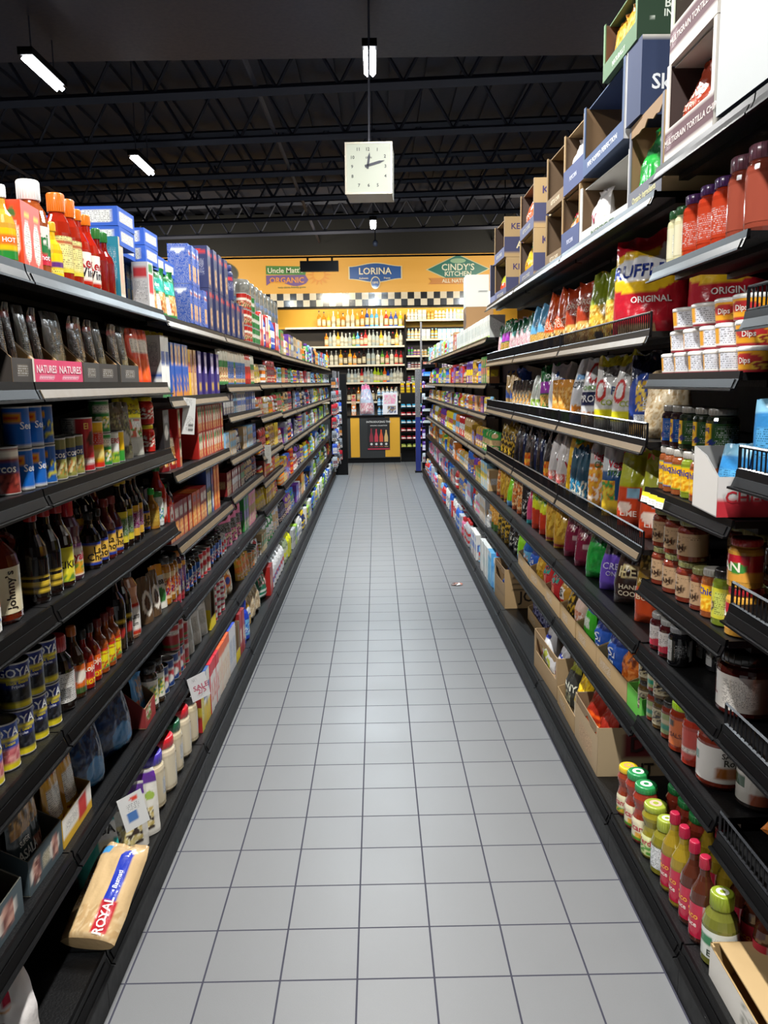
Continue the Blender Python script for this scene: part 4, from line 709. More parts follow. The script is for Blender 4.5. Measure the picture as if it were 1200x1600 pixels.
D('lowb', 'case', (.3, .28, .09, 'b09468', 'd4d0c8; n .6 .1 .9 .9 8a8a80,d4d0c8', 'b09468', .9, 0, 'a08458'), 'low open brown carton')
D('dano', 'case', (.3, .3, .19, 'a08a6a', 'a89272; r .2 .2 .8 .7 b89a78p', 'ab9675; r .3 .42 .7 .9 6a1c20; t .5 .66 .07 2a1414 D; t .5 .16 .05 2a2018 AUT', .8, 2, '7a6448'), 'brown case with dark red square')
D('brown', 'case', (.3, .28, .2, 'a08662', 'a08662', 'a08662', .45, 2, '8c7250'), 'plain open cardboard case')
D('jobx', 'case', (.3, .28, .26, 'a08662', 'a08662; r .1 .4 .9 .6 a08662p', 'a68a62; r .15 .1 .85 .5 3a2c20; r .18 .12 .82 .48 a68a62; t .5 .3 .08 2a2018 JO; r .2 .72 .8 .8 4a3a2a; r .2 .6 .8 .64 4a3a2a', .6, 2, '7a6040'), 'cardboard case with large letters')
D('chic', 'tray', (.3, .2, .16, 'c8c4be', '8a8a88', .62, 'cfcbc8; r 0 0 1 .4 b8202e; r 0 .4 1 .46 e0cc60; t .36 .5 .034 b8202e CHI-CHI’S; n .1 .6 .45 .95 a8a8a8,cfcbc8'), 'red and white display tray', )
D('bpk', 'bag', (.1, .02, .17, '3a8ac8; r .1 .2 .9 .6 5aa8dcp; r 0 .8 1 1 8ac4e0'), 'slim bright blue seasoning packet', o={'style': 'brick'})
D('gtr', 'tray', (.16, .2, .1, '4aa83c', '86b85a', .8, '5ab03c'), 'green display tray')
D('btr', 'tray', (.3, .2, .13, 'a88c62', '9a7f58', .6, 'a88c62; r .1 .2 .5 .7 9a7f56p'), 'brown cardboard display tray')
D('blud', 'bag', (.16, .07, .22, 'c8b088; n 0 .05 1 .95 d8c4a0,b89868,e0d0b0'), 'cream coloured plain bag', o={'style': 'pillow'})
D('mlk2', 'box', (.09, .09, .24, 'e4e8e6; r .1 .3 .9 .6 c8dcdc; r 0 .85 1 1 dfe4e0', 'dfe4e2; n .1 .1 .9 .8 dfe4e2,4a9a5a,dfe4e2'), 'white drink carton')
D('mlkb', 'box', (.09, .09, .24, '6ab8e0; r .1 .2 .9 .7 8accec; r 0 .85 1 1 e4ecf0', '5aa8d8; r .2 .2 .8 .7 7ac0e8'), 'sky blue drink carton')
D('bjug', 'bot', (.11, .11, .28, 'bleach', '4a9ae0', 'b82a3c', '5aa4e4; r .2 .1 .8 .8 7ab8ec', 'lid', 'plasticb'), 'sky blue jug with red cap', n='plastic_jug', c='jug')
D('blub', 'bag', (.22, .12, .2, '2a7ad0; n 0 .1 1 .9 2a7ad0,4a9ae4,1c50a0'), 'bright blue snack bag')
D('orb', 'bag', (.2, .1, .16, 'd8641c; n 0 .1 1 .9 d8641c,e8843a,a8441c'), 'bright orange snack bag')
D('wbx', 'box', (.085, .12, .17, 'e0e2dc; r .15 .3 .85 .8 c8d4ccp; r 0 0 1 .12 a8c850', 'd4d8d2; r .2 .2 .8 .8 e4e6e0p'), 'white carton with lime base')
M['plasticb'] = printed('moulded_plastic', .33, .1)
ORD = ['', 'second', 'third', 'fourth', 'fifth', 'sixth', 'seventh', 'eighth', 'ninth', 'tenth', 'eleventh', 'twelfth', 'thirteenth', 'fourteenth', 'fifteenth',
       'sixteenth', 'seventeenth', 'eighteenth', 'nineteenth', 'twentieth']
LB = [.69+1.22*k for k in range(12)]                      # bay seams of the left rack
RB = [.66, 1.918, 2.57]+[2.57+1.26*k for k in range(1, 10)]
LZ = [[.17, .45, .775, 1.095, 1.38, 1.63, 1.895]]*2+[[.17, .45, .735, 1.0, 1.285, 1.575, 1.88], [.17, .45, .73, 1.02, 1.23, 1.46, 1.62, 1.88],
      [.17, .45, .75, .95, 1.14, 1.4, 1.63, 1.88]]+[[.17, .45, .775, 1.11, 1.38, 1.63, 1.87]]*6
RZs = [[.15, .47, .76, 1.07, 1.4, 1.765, 2.24], [.15, .505, .755, .975, 1.275, 1.63, 1.95, 2.24]]+[[.15, .47, .76, 1.07, 1.42, 1.765, 2.18]]*3+[[.15, .45, .75, 1.05, 1.36, 1.6, 1.95]]*6
def bay_ord(k): return ['nearest', 'second', 'third', 'fourth', 'fifth', 'sixth', 'seventh', 'eighth', 'ninth', 'tenth', 'eleventh', 'last'][k]
_sh = {}
def shelf_parts(side, L, lvl, tan, fence):
    """meshes for one shelf, built for the left rack (front towards +x) and turned for the right"""
    key = (side, round(L, 3), lvl == 0, tan, fence)
    if key in _sh: return _sh[key]
    s = 1 if side == 'L' else -1; base = lvl == 0
    fx = (-.735 if base else -.8) if side == 'L' else (.785 if base else .86)
    bx = -1.29 if side == 'L' else 1.35
    a, b_ = min(fx, bx), max(fx, bx)
    m = MB(); m.box(a, .003, -.018, b_, L-.003, 0, K0)
    for i in range(3 if not base else 0):
        x = fx-s*(.06+.16*i); m.box(min(x, x-s*.03), .01, -.034, max(x, x-s*.03), L-.01, -.018, K0)
    if not base:
        for y in (.02, L-.03):
            m.prism([(fx-s*.2, -.018), (bx, -.018), (bx, -.08), (fx-s*.3, -.03)], 'y', y, y+.008, K0)
    plate = m.mesh('plate', M['deckm'])
    m = MB(); t = .003
    p = [(fx, .004), (fx+s*.007, .004), (fx+s*.0095, -.014), (fx+s*.019, -.036), (fx+s*.028, -.037), (fx+s*.029, -.042), (fx+s*.016, -.041), (fx+s*.006, -.015), (fx, -.01)]
    if s < 0: p = p[::-1]
    m.prism([(q[0], q[1]) for q in p], 'y', .004, L-.004, K0)
    lip = m.mesh('lip', M['rail'])
    m = MB(); m.prism([(fx+s*.0105, -.0145), (fx+s*.0125, -.0145), (fx+s*.0205, -.0345), (fx+s*.0185, -.035)][::s], 'y', .02, L-.02, K0)
    strip = m.mesh('strip', M['tan' if tan else 'rail'])
    fm = None
    if fence:
        m = MB(); n = int(L/.021); x = fx+s*.002
        for i in range(n+1):
            y = .012+(L-.024)*i/n; m.bar((x, y, .002), (x, y, .058), .0016, K0)
        for z in (.006, .058): m.bar((x, .008, z), (x, L-.008, z), .003, K0)
        for y in (.008, L-.008): m.bar((x, y, .0), (x, y, .06), .003, K0)
        fm = m.mesh('fence', M['wire'])
    _sh[key] = (plate, lip, strip, fm); return _sh[key]
def rack(side):
    B = LB if side == 'L' else RB; Z = LZ if side == 'L' else RZs
    s = 1 if side == 'L' else -1; nm = 'left' if side == 'L' else 'right'
    bx = -1.29 if side == 'L' else 1.35; toe = -.73 if side == 'L' else .772
    for k in range(len(B)-1):
        y0, L = B[k], B[k+1]-B[k]
        r = thing('gondola_bay', 'black metal shelving bay, %s from the camera in the %s rack' % (bay_ord(k), nm), 'shelving', (0, y0, 0), 0, 'shelving bays of the %s rack' % nm)
        top = Z[k][-1]+(.02 if side == 'L' else .03)
        m = MB(); m.box(min(bx, bx-s*.02), .001, .02, max(bx, bx-s*.02), L-.001, top, K0); link('back_panel', m.mesh('panel', M['black'], False), r)
        for y in (.0, L-.02) if k == 0 else (L-.02,):
            m = MB(); m.box(min(bx, bx+s*.03), y, .0, max(bx, bx+s*.03), y+.019, top, K0); link('upright', m.mesh('upright', M['black'], False), r)
        m = MB(); m.box(min(toe, toe-s*.02), .001, 0, max(toe, toe-s*.02), L-.001, Z[k][0]-.019, K0); link('kick_plate', m.mesh('kick', M['black'], False), r)
        for i, z in enumerate(Z[k]):
            chips = side == 'R' and (k == 0 or 2 <= k <= 4)
            fence = chips and i in ((3, 4, 5) if k else (1, 2, 3, 4, 5))
            tan = (side == 'L' and k >= 2 and z > .9) or (side == 'L' and k == 1 and 1.5 < z < 1.7) or (side == 'R' and k >= 2 and z > 1.0)  # tan band on the lip of these shelves, black on the rest
            pl, lip, st, fm = shelf_parts(side, L, i, tan, fence)
            o = link('shelf' if i else 'base_deck', pl, r, (0, 0, z))
            link('price_channel', lip, o); link('lip_strip', st, o)
            if fm: link('wire_fence', fm, o)
rack('L'); rack('R')

# ---------------------------------------------------------------- placing goods
_pm = {}; REC = []
def parts_of(key, far, var=0):
    if var and P[key][0] == 'bag' and P[key][3].get('o', {}).get('style', 'pillow') != 'brick':
        if (key, 'v', var) not in _pm: _pm[(key, 'v', var)] = [(a, me) for a, me, *_ in k_bag(*P[key][1], **dict(P[key][3].get('o', {}), seed=var))]
        return _pm[(key, 'v', var)]
    kk = (key, far)
    if kk in _pm: return _pm[kk]
    kind, args, desc, kw = P[key]
    if (key, False) not in _pm:
        ps = [(a, me) for a, me, *_ in KIND[kind][0](*args, **kw.get('o', {}))]; _pm[(key, False)] = ps
    ps = _pm[(key, False)]
    if far and len(ps) > 1:
        import bmesh
        me = bpy.data.meshes.new('goods'); bm = bmesh.new()
        for i, (a, q) in enumerate(ps):
            n = len(bm.faces); bm.from_mesh(q); bm.faces.ensure_lookup_table()
            for f in bm.faces[n:]: f.material_index = i
        bm.to_mesh(me); bm.free()
        for a, q in ps: me.materials.append(q.materials[0])
        _pm[kk] = [('all', me)]
    else: _pm[kk] = ps
    return _pm[kk]
def put(key, loc, rz, where, sc=(1, 1, 1), tilt=None, layer='', order=None, desc=None, label=None):
    kind, args, ds, kw = P[key]; far = loc[1] > 7.0
    ps = parts_of(key, far, rn.randrange(3)*(key != 'ruff') if kind == 'bag' and loc[1] < 7 else 0); nm = kw.get('n') or KIND[kind][1]; ct = kw.get('c') or KIND[kind][2]
    if kind == 'bag' and 'pouch' in ds: nm = 'food_pouch'; ct = 'pouch'
    one = len(ps) == 1
    o = link(nm, ps[0][1] if one else None, None, loc); o.rotation_euler = (tilt[0] if tilt else 0, tilt[1] if tilt else 0, rz); o.scale = sc
    if not one:
        for a, me in ps: link(a, me, o)
    o['category'] = ct
    REC.append([o, desc or ds, where, layer, loc[1] if order is None else order, label, loc[2]])
    return o
def bay_of(side, y):
    B = LB if side == 'L' else RB
    for k in range(len(B)-1):
        if y < B[k+1]: return k
    return len(B)-2
rn = random.Random(11)
def run(side, lvl, z, spec, extra=0):
    """goods along a shelf: '@y' jumps, 'key*facings^stack>@end+inset/yaw'"""
    import re
    s = 1 if side == 'L' else -1; y = 1.5
    fx = (-.755 if lvl == 0 else -.815) if side == 'L' else (.8 if lvl == 0 else .872)
    for tok in spec.split():
        if tok[0] == '@':
            v = float(tok[1:]); y = y+.003 if y-.14 < v < y else v
            continue
        if tok[0] == '~': y += float(tok[1:]); continue
        inner = tok[tok.index('[')+1:tok.index(']')].split(',') if '[' in tok else []; tok = re.sub(r'\[.*\]', '', tok)
        key = re.match('[a-z0-9]+', tok).group(0); md = dict(re.findall(r'([*^>+/=])@?(-?[\d.]+)', tok[len(key):]))
        n = int(md.get('*', 1)); st = int(md.get('^', 1)); ins = float(md.get('+', 0)); end = md.get('>'); yw = md.get('/')
        kind, args, ds, kw = P[key]; w, d, h = args[:3]
        pitch = (float(end)-y)/n if end else ((w*1.2 if kind == 'bag' and side == 'R' and d > .055 else w)+.005)
        k0 = bay_of(side, y+.02)
        for i in range(n):
            yc = y+pitch*(i+.5); k = bay_of(side, yc); hw = min(w, pitch)/2
            ZZ = LZ if side == 'L' else RZs
            for si, sm in enumerate(LB if side == 'L' else RB):
                if 0 < si < len(ZZ) and abs(yc-sm) < hw-.002 and kind not in ('roll', 'case', 'carton') and lvl and (len(ZZ[si]) != len(ZZ[si-1]) or abs(ZZ[si][min(lvl, 6)]-ZZ[si-1][min(lvl, 6)]) > .02): yc += .6*(hw-abs(yc-sm)+.004)*(1 if yc >= sm else -1)
            if kind in ('bot', 'can', 'tub', 'roll'): ya = 38+rn.uniform(-14, 14)
            elif kind == 'bag': ya = ((56 if side == 'R' else 26) if h > .2 else (40 if side == 'R' else 18))+rn.uniform(-7, 7)
            else: ya = rn.uniform(-2, 2)
            if yw is not None: ya = float(yw)+rn.uniform(-3, 3)
            sx = min(1.25, max(.72, pitch*.985/w)) if end else 1
            if kind in ('box', 'tray', 'case', 'carton') and end: sx = min(1.6, pitch*.98/w)
            su = float(md.get('=', 1)); dd = su*d/2+abs(math.sin(math.radians(ya)))*w*sx*.42*(1 if kind in ('bag', 'box', 'tray', 'case', 'carton') else 0)
            xx = fx-s*(dd+ins+rn.uniform(0, .006))
            Zk = (LZ if side == 'L' else RZs)[k]; hs = 1; lv = max([0]+[q for q in range(len(Zk)) if Zk[q] <= z+.03])
            if lv+1 < len(Zk): hs = min(1, (Zk[lv+1]-z-.042)/(st*(h*1.03+.0015)))
            for j in range(st):
                zz = z+j*(h*hs+.0015)+.001
                where = '%s rack, %s bay, %s' % ('left' if side == 'L' else 'right', bay_ord(k), shelf_name(side, k, lv) if not extra else extra)
                lay = '' if st == 1 else ('bottom layer' if j == 0 else ('top layer' if j == st-1 else ORD[j]+' layer'))
                rz = math.radians(90-ya if s > 0 else -90+ya)
                q = rn.uniform(-.03, .03) if j else 0
                put(key, (xx, yc, zz), rz+q, where, (sx*su, (1 if kind not in ('bot', 'can') else sx)*su, hs*su), None, lay)
                if inner and j == st-1:
                    Wd = w*sx-.016; m_ = len(inner); cl = (h-.012) if kind == 'case' and lvl else ((Zk[lv+1]-z-.07) if lv+1 < len(Zk) else .3)
                    for t_, kb in enumerate(inner):
                        if not kb: continue
                        bw, bd, bh = P[kb][1][:3]; s1 = min(1.1, Wd/m_*.96/bw); s2 = min(1, cl*.94/bh); s3 = min(1, (d*.85)/(bd*1.25))
                        ox = (t_+.5)/m_*Wd-Wd/2; xi = xx-s*(-d/2+.01+bd*s3*.62)
                        put(kb, (xi, yc+ox, zz+.005), math.radians(90*s)+rn.uniform(-.05, .05), where, (s1, s3, s2), None, lay, desc=P[kb][2]+(' in case' if kind == 'case' else ' in tray'))
        y += pitch*n*float(md.get('=', 1))
def shelf_name(side, k, lvl):
    return 'bottom shelf' if lvl == 0 else ORD[lvl]+' shelf'
def finish_labels():
    from collections import defaultdict
    G = defaultdict(list)
    for r in REC: G[(r[1], r[2], r[3])].append(r)
    for (ds, wh, lay), L in G.items():
        L.sort(key=lambda r: r[4]); n = len(L)
        tail = (', '+lay if lay else '')+', '+wh
        for i, r in enumerate(L):
            if r[5]: r[0]['label'] = r[5]; continue
            if n == 1: pre = ''
            elif i == 0: pre = 'nearest '
            elif i == n-1 and n > 2: pre = 'farthest '
            elif i < len(ORD): pre = ORD[i]+' '
            else: pre = 'nth '
            r[0]['label'] = pre+ds+tail
            if n > 1: r[0]['group'] = 'rows of '+ds+' in the '+wh.split(',')[0]
# ---------------------------------------------------------------- LEFT RACK, near bays
run('L',6,1.895,"@1.35 hot1*3 @1.66 ysm @1.91 hot1 @1.97 diam*2>@2.09 @2.04 jugc/45 @2.19 ysm @2.18 orcap/40 orcap/40 @2.35 redw/52 redw/50 @2.53 grnc grnc @2.71 tealb @3.05 whred grnp*2+.01 @3.37 grnp @3.71 pastab*4^2 pastab>@4.11 pnavy*4^2>@4.70 pnavy*3>@5.22 @5.32 redcan*3^3 grncan*2^3 grncan*3^2 redpk*2 ylwbot bluebot redpk*2 ylwbot*2 bluebot*3 redpk*3")
run('L',6,1.895,"@2.5 pastab*14+.1 @6.2 gwrap*8^2+.12")
run('L',6,2.097,"@4.79 nround",'atop pasta boxes')
run('L',6,2.07,"@2.55 pcase*1^1+.16 @2.72 pcase^2 @2.92 pcase+.06 pcase^2+.02 pcase*2+.04",'atop pasta boxes')
run('L',5,1.63,"@1.35 tr0[pdark,pdark]>@1.86 tr0[pdark,pdark]>@1.98 tr1[psilv,pdark]>@2.13 tr1[psilv]>@2.30 tr2[pdark]>@2.44 tr0[pdark,psilv]>@2.62 tr2[pdark,psilv]>@2.86 porng*2>@3.04 pypur>@3.35")
run('L',5,1.575,"@3.15 whblu*2 crk*5 crky crkt*2 crkp*4>@4.33")
run('L',6,1.62,"@4.37 mwg*3 mwp*3 mwg mwp*5 mwr*3 mwg*2",'seventh shelf')
run('L',4,1.38,"@1.4 canb*2^2 @1.81 canr/55 @1.89 canb*2^2 canb2^2 @2.03 canm*3^1 @2.22 canred/50 @2.38 cany @2.42 cangr*1^2 canw canmy @2.65 clr @2.74 clry/30 @2.97 rcyl^2+.0 @3.09 blkb")
run('L',4,1.285,"@3.15 rburg*2 ritz*1^2 @3.71 ritz*11^2>@4.33")
run('L',3,1.095,"@1.4 soy*2 @1.6 whtl/30 @1.7 john/30 @1.93 soy*2 @2.06 lemn/30 teri/50 @2.31 lach*2 lachp*2 @2.52 ycap*2 @2.63 dark*2 @2.76 lach*2+.02 @2.90 amb whg @3.02 srir*2 lach>@3.27")
run('L',3,1.095,"@1.75 soy*4+.1 @2.2 ycap*3+.09 dark*4+.09 srir+.09")
run('L',3,1.0,"@3.15 cook*5^1 @3.15 cooky*3^1+.1 @3.55 cooko*2 cook*2 @3.82 cooky*2 coob coor*2")
run('L',2,.775,"@1.38 goyb goyp/45 @1.69 goyp/50 @1.77 goya*3^2/48 @1.48 goyb+.08 @2.02 soyj/35 @2.11 orl rhot*2 @2.23 yhot*3/35 @2.38 rwin*2 @2.61 yum/45 @2.80 brnp*2 seat*3 @3.06 juic*3 purp*2 rasp*3>@3.12")
run('L',2,.735,"@3.14 rasp*3 blk2*4 nood*3 blk2*4 cerr*1+.1")
run('L',1,.45,"@1.3 lent[masa,masa]>@1.73 lent[masa]>@1.92 ytry[yelb,yelb]>@2.14 @2.16 blup/20 blup/20>@2.65 rtry[blul] grnj*2 stag*4 srd*2>@3.12")
run('L',1,.45,"@3.14 srd*3^2 wpak*3 ytri dcan*2^3 dcan*1^4 clrb*2")
run('L',0,.17,"@2.585 rjar>@2.715 rjrd>@2.85 rjgr>@2.98 rjrd>@3.11 rjbk>@3.24 yell cerb*2 cerr*3 cero*4 saltb*2 ytri coff*2 blug*2 papk tanb*2 @5.3 grns winb*2 milk*6 @6.45 gdet*2 ydet*2")
# the things lying or leaning by themselves on the bottom shelf at the left
put('ricew', (-.89, 1.60, .172), math.radians(25), 'left rack, nearest bay, bottom shelf', (1, 1, 1), None, label='tall white rice bag with red trim, nearest on the left bottom shelf')
put('royal', (-.765, 1.885, .212), math.radians(-8), 'left', (1, 1, 1), (math.radians(-64), 0), label='shiny tan rice bag lying tilted on the left bottom shelf')
put('tealp', (-.83, 2.19, .186), math.radians(35), 'left', (1, 1, 1), (math.radians(-18), 0), label='teal quinoa pouch just beyond the tan rice bag')
put('quin', (-.95, 2.16, .183), math.radians(35), 'left', (1, 1, 1), (math.radians(-18), 0), label='dark quinoa pouch with white band behind the teal pouch')
# ---------------------------------------------------------------- RIGHT RACK
run('R',6,2.18,"@2.575 grayc[,grnb]>@2.96 whtc[,,wpnk]>@3.6 nvyc[,veg2]>@3.93 brnc>@4.3 @4.6 kett[,yelc]>@5.1 ygrn>@5.24 @5.65 kett[,limo]>@6.1 tallc>@6.34")
run('R',6,2.445,"@2.98 popp>@3.55 nvyc[,wpnk]>@3.9 brnc>@4.28 @4.62 kett[,orgn]>@5.1 @5.67 kett>@6.1",'upper cases on top')
run('R',6,2.4725,"@2.82 skin>@2.975",'cases stacked on top')
run('R',6,2.718,"@2.86 bakd[tan1,tan1,tan1]>@3.27",'cases stacked on top')
run('R',7,2.2415,"@1.3 flat>@1.9 @2.2 multi[,rust]>@2.56")
run('R',7,2.525,"@2.2 multi[,limeg]>@2.56",'upper case on top')
run('R',7,2.27,"@1.58 whtx>@2.19")
run('R',6,1.95,"@1.93 marb*2 marp*2 @2.34 marp @2.43 alfr*2>@2.56")
run('R',6,1.95,"@1.95 marb*2+.11 marp*2+.1 alfr*2+.09")
run('R',5,1.63,"@1.93 dip2*1 dip*5>@2.56 @1.97 dip*4+.11>@2.5")
run('R',5,1.693,"@1.95 dip2 dip*4>@2.5",'sixth shelf, second layer')
run('R',5,1.757,"@1.98 dip2*2 dip*2>@2.47",'sixth shelf, top layer')
run('R',4,1.275,"@2.14 jo*1 jr jl jg jb jt>@2.55 @2.14 chqg*2+.09 chqb*2+.09")
run('R',4,1.412,"@2.14 chqg*3+.01 chqb*2>@2.55",'fifth shelf, top layer')
run('R',3,.975,"@1.93 pan^2 gua jo krft*1^1 krft*3^2>@2.56")
run('R',3,.975,"@1.95 krft*4^2+.1")
run('R',2,.755,"@1.93 bigw @2.33 jamg jamw*2>@2.56 @2.2 jamg*4+.1")
run('R',1,.505,"@1.93 saldk+.06 salb/42 salr limel/40 pest2*1^1 pesto^2 pest2^2 pesto*1^2 @2.0 saldk+.14 pesto*4+.1")
run('R',0,.15,"@1.43 lowb @1.735 gez/40 rbr/45 rbr/40 rbg/40 rbg/45 tacw/40 tacl/30 tacg tacg tacy @1.75 rbr*3+.1 rbg*3+.1 tacg*3+.1")
run('R',0,.15,"@2.83 dano[dorr,dorr]>@3.2 btr[yelt,olv]>@3.55 brown[ywht,,ywht]>@4.08 @4.35 btr[nvp,nvp,nvp]>@4.95+.12 @5.12 jobx[subl]>@5.5 mlkb*1 bjug mlkb*2 mlk2*4>@6.3")
run('R',1,.47,"@2.59 gtr[limeg] btr[orkr,subl]>@3.15 btr[subl,grnl]>@3.5 btr[pch,gldb]>@3.81 btr[tgld,rteal]>@4.2 btr[rteal,gold]>@4.6 btr[subl,ltbl]>@5.05 neon blkw*2 gldb*3 tan1*6")
run('R',2,.76,"@2.64 buff herr purc grnb maro*2 gold*2 rlim*2 pink blkw orbr*2 neon gold*2 orbr")
run('R',3,1.07,"@2.62 limo*2 veg1 veg2 bslm*2 yelc wpnk*2 blko bwht*2 blko bwht*2 gldb*3")
run('R',4,1.42,"@2.6 blud toast popc*2 prot crsp tan1*2 dots gpur wgrn*2 dpch*5 btan*2")
run('R',5,1.765,"@3.14 lime*2 rust*2 orgn*2 sky*2 gpnk*4 gpur*2 gpnk")
put('ruff', (1.18, 2.74, 1.767), math.radians(-32), 'right', label='second red chip bag, half hidden behind cheese dip tubs')
put('ruff', (1.0, 3.0, 1.767), math.radians(-35), 'right', label='big red chip bag standing nearest, leaning out over the wire fence')
# nearest bay: big chip bags
run('R',5,1.765,"@1.05 bbq bbq bbq")
run('R',4,1.4,"@1.3 lays @1.7 bpk*2")
run('R',3,1.07,"@1.0 pork pork pork")
run('R',2,.76,"@1.0 lays lays lays")
run('R',1,.47,"@1.0 pork2 pork2")
o = put('chic', (.985, 2.04, 1.281), math.radians(-5), 'right', label='red and white display tray of blue seasoning packets')
for i in range(6):
    put('bpk', (.88+i*.03, 2.03, 1.287), math.radians(-70), 'blue packets', tilt=(math.radians(-12), 0), desc='bright blue packet in red-white display tray', order=i)
# ---------------------------------------------------------------- far bays
CN = {'red': 'c0282a', 'dark red': '7a1a1c', 'orange': 'e07a24', 'yellow': 'e8c828', 'gold': 'b8902c', 'lime': '9ac830', 'green': '2f8a3c', 'dark green': '1c4a2a', 'teal': '2a9a90',
      'pale blue': '8ac0e0', 'blue': '2a62c0', 'navy': '1e2a5c', 'purple': '6a3a9a', 'pink': 'e07aa0', 'white': 'e8e8e4', 'silver': 'b4b8bc', 'tan': 'c8a878', 'brown': '7a5030', 'black': '1c1c1e'}
FK = {}
def fark(kind, c1, c2, v):
    key = 'f'+kind+c1.replace(' ', '')+c2.replace(' ', '')+str(v)
    if key in FK: return key
    FK[key] = 1; a, b = CN[c1], CN[c2]
    A = '%s; r 0 .35 1 .62 %sp; n .1 .05 .9 .33 %s,%s,d8c0a0; e .5 .8 .3 .12 %s' % (a, b, a, b, b)
    hs = [.13, .17, .21][v]
    if kind == 'box': D(key, 'box', ([.07, .06, .09][v], .08, hs, A, '%s; r .15 .3 .85 .6 %sp' % (a, b)), '%s box with %s panel' % (c1, c2), n=['small_box', 'carton_box', 'tall_box'][v])
    elif kind == 'bot': D(key, 'bot', ([.05, .06, .075][v], .06, hs*1.05, ['hot', 'squeeze', 'bleach'][v], a, b, '%s; r 0 .3 1 .7 %sp' % (b, a), 'lid', ['glassy', 'plasticb', 'plasticb'][v]), '%s bottle with %s label' % (c1, c2), n=['glass_bottle', 'squeeze_bottle', 'plastic_bottle'][v])
    elif kind == 'jar': D(key, 'bot', ([.06, .07, .08][v], .06, [.1, .13, .15][v], 'jar', a, 'b0aca4', '%s; r 0 .3 1 .6 %sp' % (b, a)), '%s jar with %s label' % (c1, c2), n='glass_jar', c='jar')
    elif kind == 'can': D(key, 'can', (.066, .066, [.09, .11, .15][v], A), '%s can with %s band' % (c1, c2))
    elif kind == 'pou': D(key, 'bag', ([.1, .13, .16][v], .045, hs, A), '%s pouch with %s panel' % (c1, c2), o={'style': 'pouch'})
    elif kind == 'pkt': D(key, 'bag', ([.08, .1, .12][v], .022, hs, A), '%s packet with %s band' % (c1, c2), o={'style': 'brick'}, n='flat_packet', c='packet')
    return key
_used = {}
def fill(side, k, lvl, z, y0, y1, clear, kinds, cols, seed):
    r = random.Random(seed); y = y0
    while y < y1-.05:
        kind = r.choice(kinds); c1, c2 = r.sample(cols, 2); v = r.randrange(3)
        while v and [.13, .17, .21][v]*1.06 > clear-.03: v -= 1
        if (side, k, lvl, kind, c1, c2) in _used: continue
        _used[(side, k, lvl, kind, c1, c2)] = 1
        key = fark(kind, c1, c2, v); w, d, h = P[key][1][:3]
        n = r.choice((2, 2, 3, 3, 4)); n = max(1, min(n, int((y1-y)/(w+.005))))
        st = 1
        if kind in ('can', 'jar', 'box') and 2*h+.03 < clear and r.random() < .6: st = 2
        if y+w > y1: break
        run(side, lvl, z, '@%.3f %s*%d^%d' % (y, key, n, st)); y += n*(w+.005)+r.choice((0, 0, .01, .03))
warm = ['red', 'dark red', 'orange', 'yellow', 'gold', 'white', 'tan', 'brown']
mix = ['red', 'green', 'blue', 'white', 'yellow', 'silver', 'pale blue', 'purple', 'orange', 'tan', 'navy', 'black']
cool = ['white', 'white', 'silver', 'pale blue', 'blue', 'red', 'lime', 'yellow', 'navy', 'black', 'green']
cool = list(dict.fromkeys(cool))
snack = ['red', 'orange', 'yellow', 'blue', 'pale blue', 'gold', 'purple', 'brown', 'white', 'tan', 'green']
def far(side, k, lvls, kinds, cols, y0=None, y1=None):
    B = LB if side == 'L' else RB; Z = (LZ if side == 'L' else RZs)[k]
    for l in lvls:
        cl = (Z[l+1]-Z[l]-.035) if l+1 < len(Z) else .26
        fill(side, k, l, Z[l], (y0 or B[k])+.015, (y1 or B[k+1])-.015, cl, kinds, cols, k*31+l*7+(500 if side == 'R' else 0))
# left: fourth bay (small shelves), fifth on
fill('L', 3, 5, 1.46, 4.37, 5.55, .14, ['box'], ['blue', 'pale blue', 'navy', 'white'], 5)
far('L', 3, (4,), ['box', 'box', 'pou'], ['blue', 'pale blue', 'tan', 'white', 'navy'])
far('L', 3, (3,), ['box', 'pkt'], ['tan', 'silver', 'green', 'navy', 'dark red', 'white'])
far('L', 3, (2,), ['pou', 'box'], ['gold', 'green', 'white', 'purple', 'pink', 'black'])
far('L', 3, (1,), ['pou', 'can'], ['tan', 'red', 'white', 'gold', 'orange'], 4.75)
far('L', 2, (2,), ['pou', 'jar'], ['white', 'red', 'green', 'silver'], 4.1)
far('L', 4, (2, 3, 4, 5, 6), ['pkt', 'pou', 'box', 'jar'], warm)
far('L', 4, (1,), ['pou', 'box'], ['white', 'silver', 'tan', 'green'])
for k in (5, 6): far('L', k, (1, 2, 3, 4, 5), ['pou', 'bot', 'jar', 'pkt', 'box'], mix)
for k in (7, 8, 9, 10): far('L', k, (1, 2, 3, 4, 5), ['bot', 'bot', 'box', 'pkt', 'pou'], cool)
for k in (5, 6, 7, 8, 9, 10): far('L', k, (6,), ['bot', 'box', 'box'], mix, 6.95 if k == 5 else None)
for k in (5, 6, 7, 8, 9, 10): far('L', k, (0,), ['bot', 'bot', 'box'], ['white', 'blue', 'lime', 'yellow', 'silver', 'navy', 'black'], 7.05 if k == 5 else None)
# right
for k in range(5, 11):
    far('R', k, (0, 1), ['pou', 'box', 'bot'], ['white', 'pale blue', 'red', 'tan', 'pink', 'blue', 'silver'])
    far('R', k, (2, 3), ['pou', 'box', 'pou'], snack)
    far('R', k, (4, 5), ['pkt', 'pou', 'box', 'bot'], snack)
    far('R', k, (6,), ['box', 'box', 'bot'], ['white', 'silver', 'lime', 'tan', 'red', 'pale blue'], 9.0 if k == 7 else None) if k > 6 else None

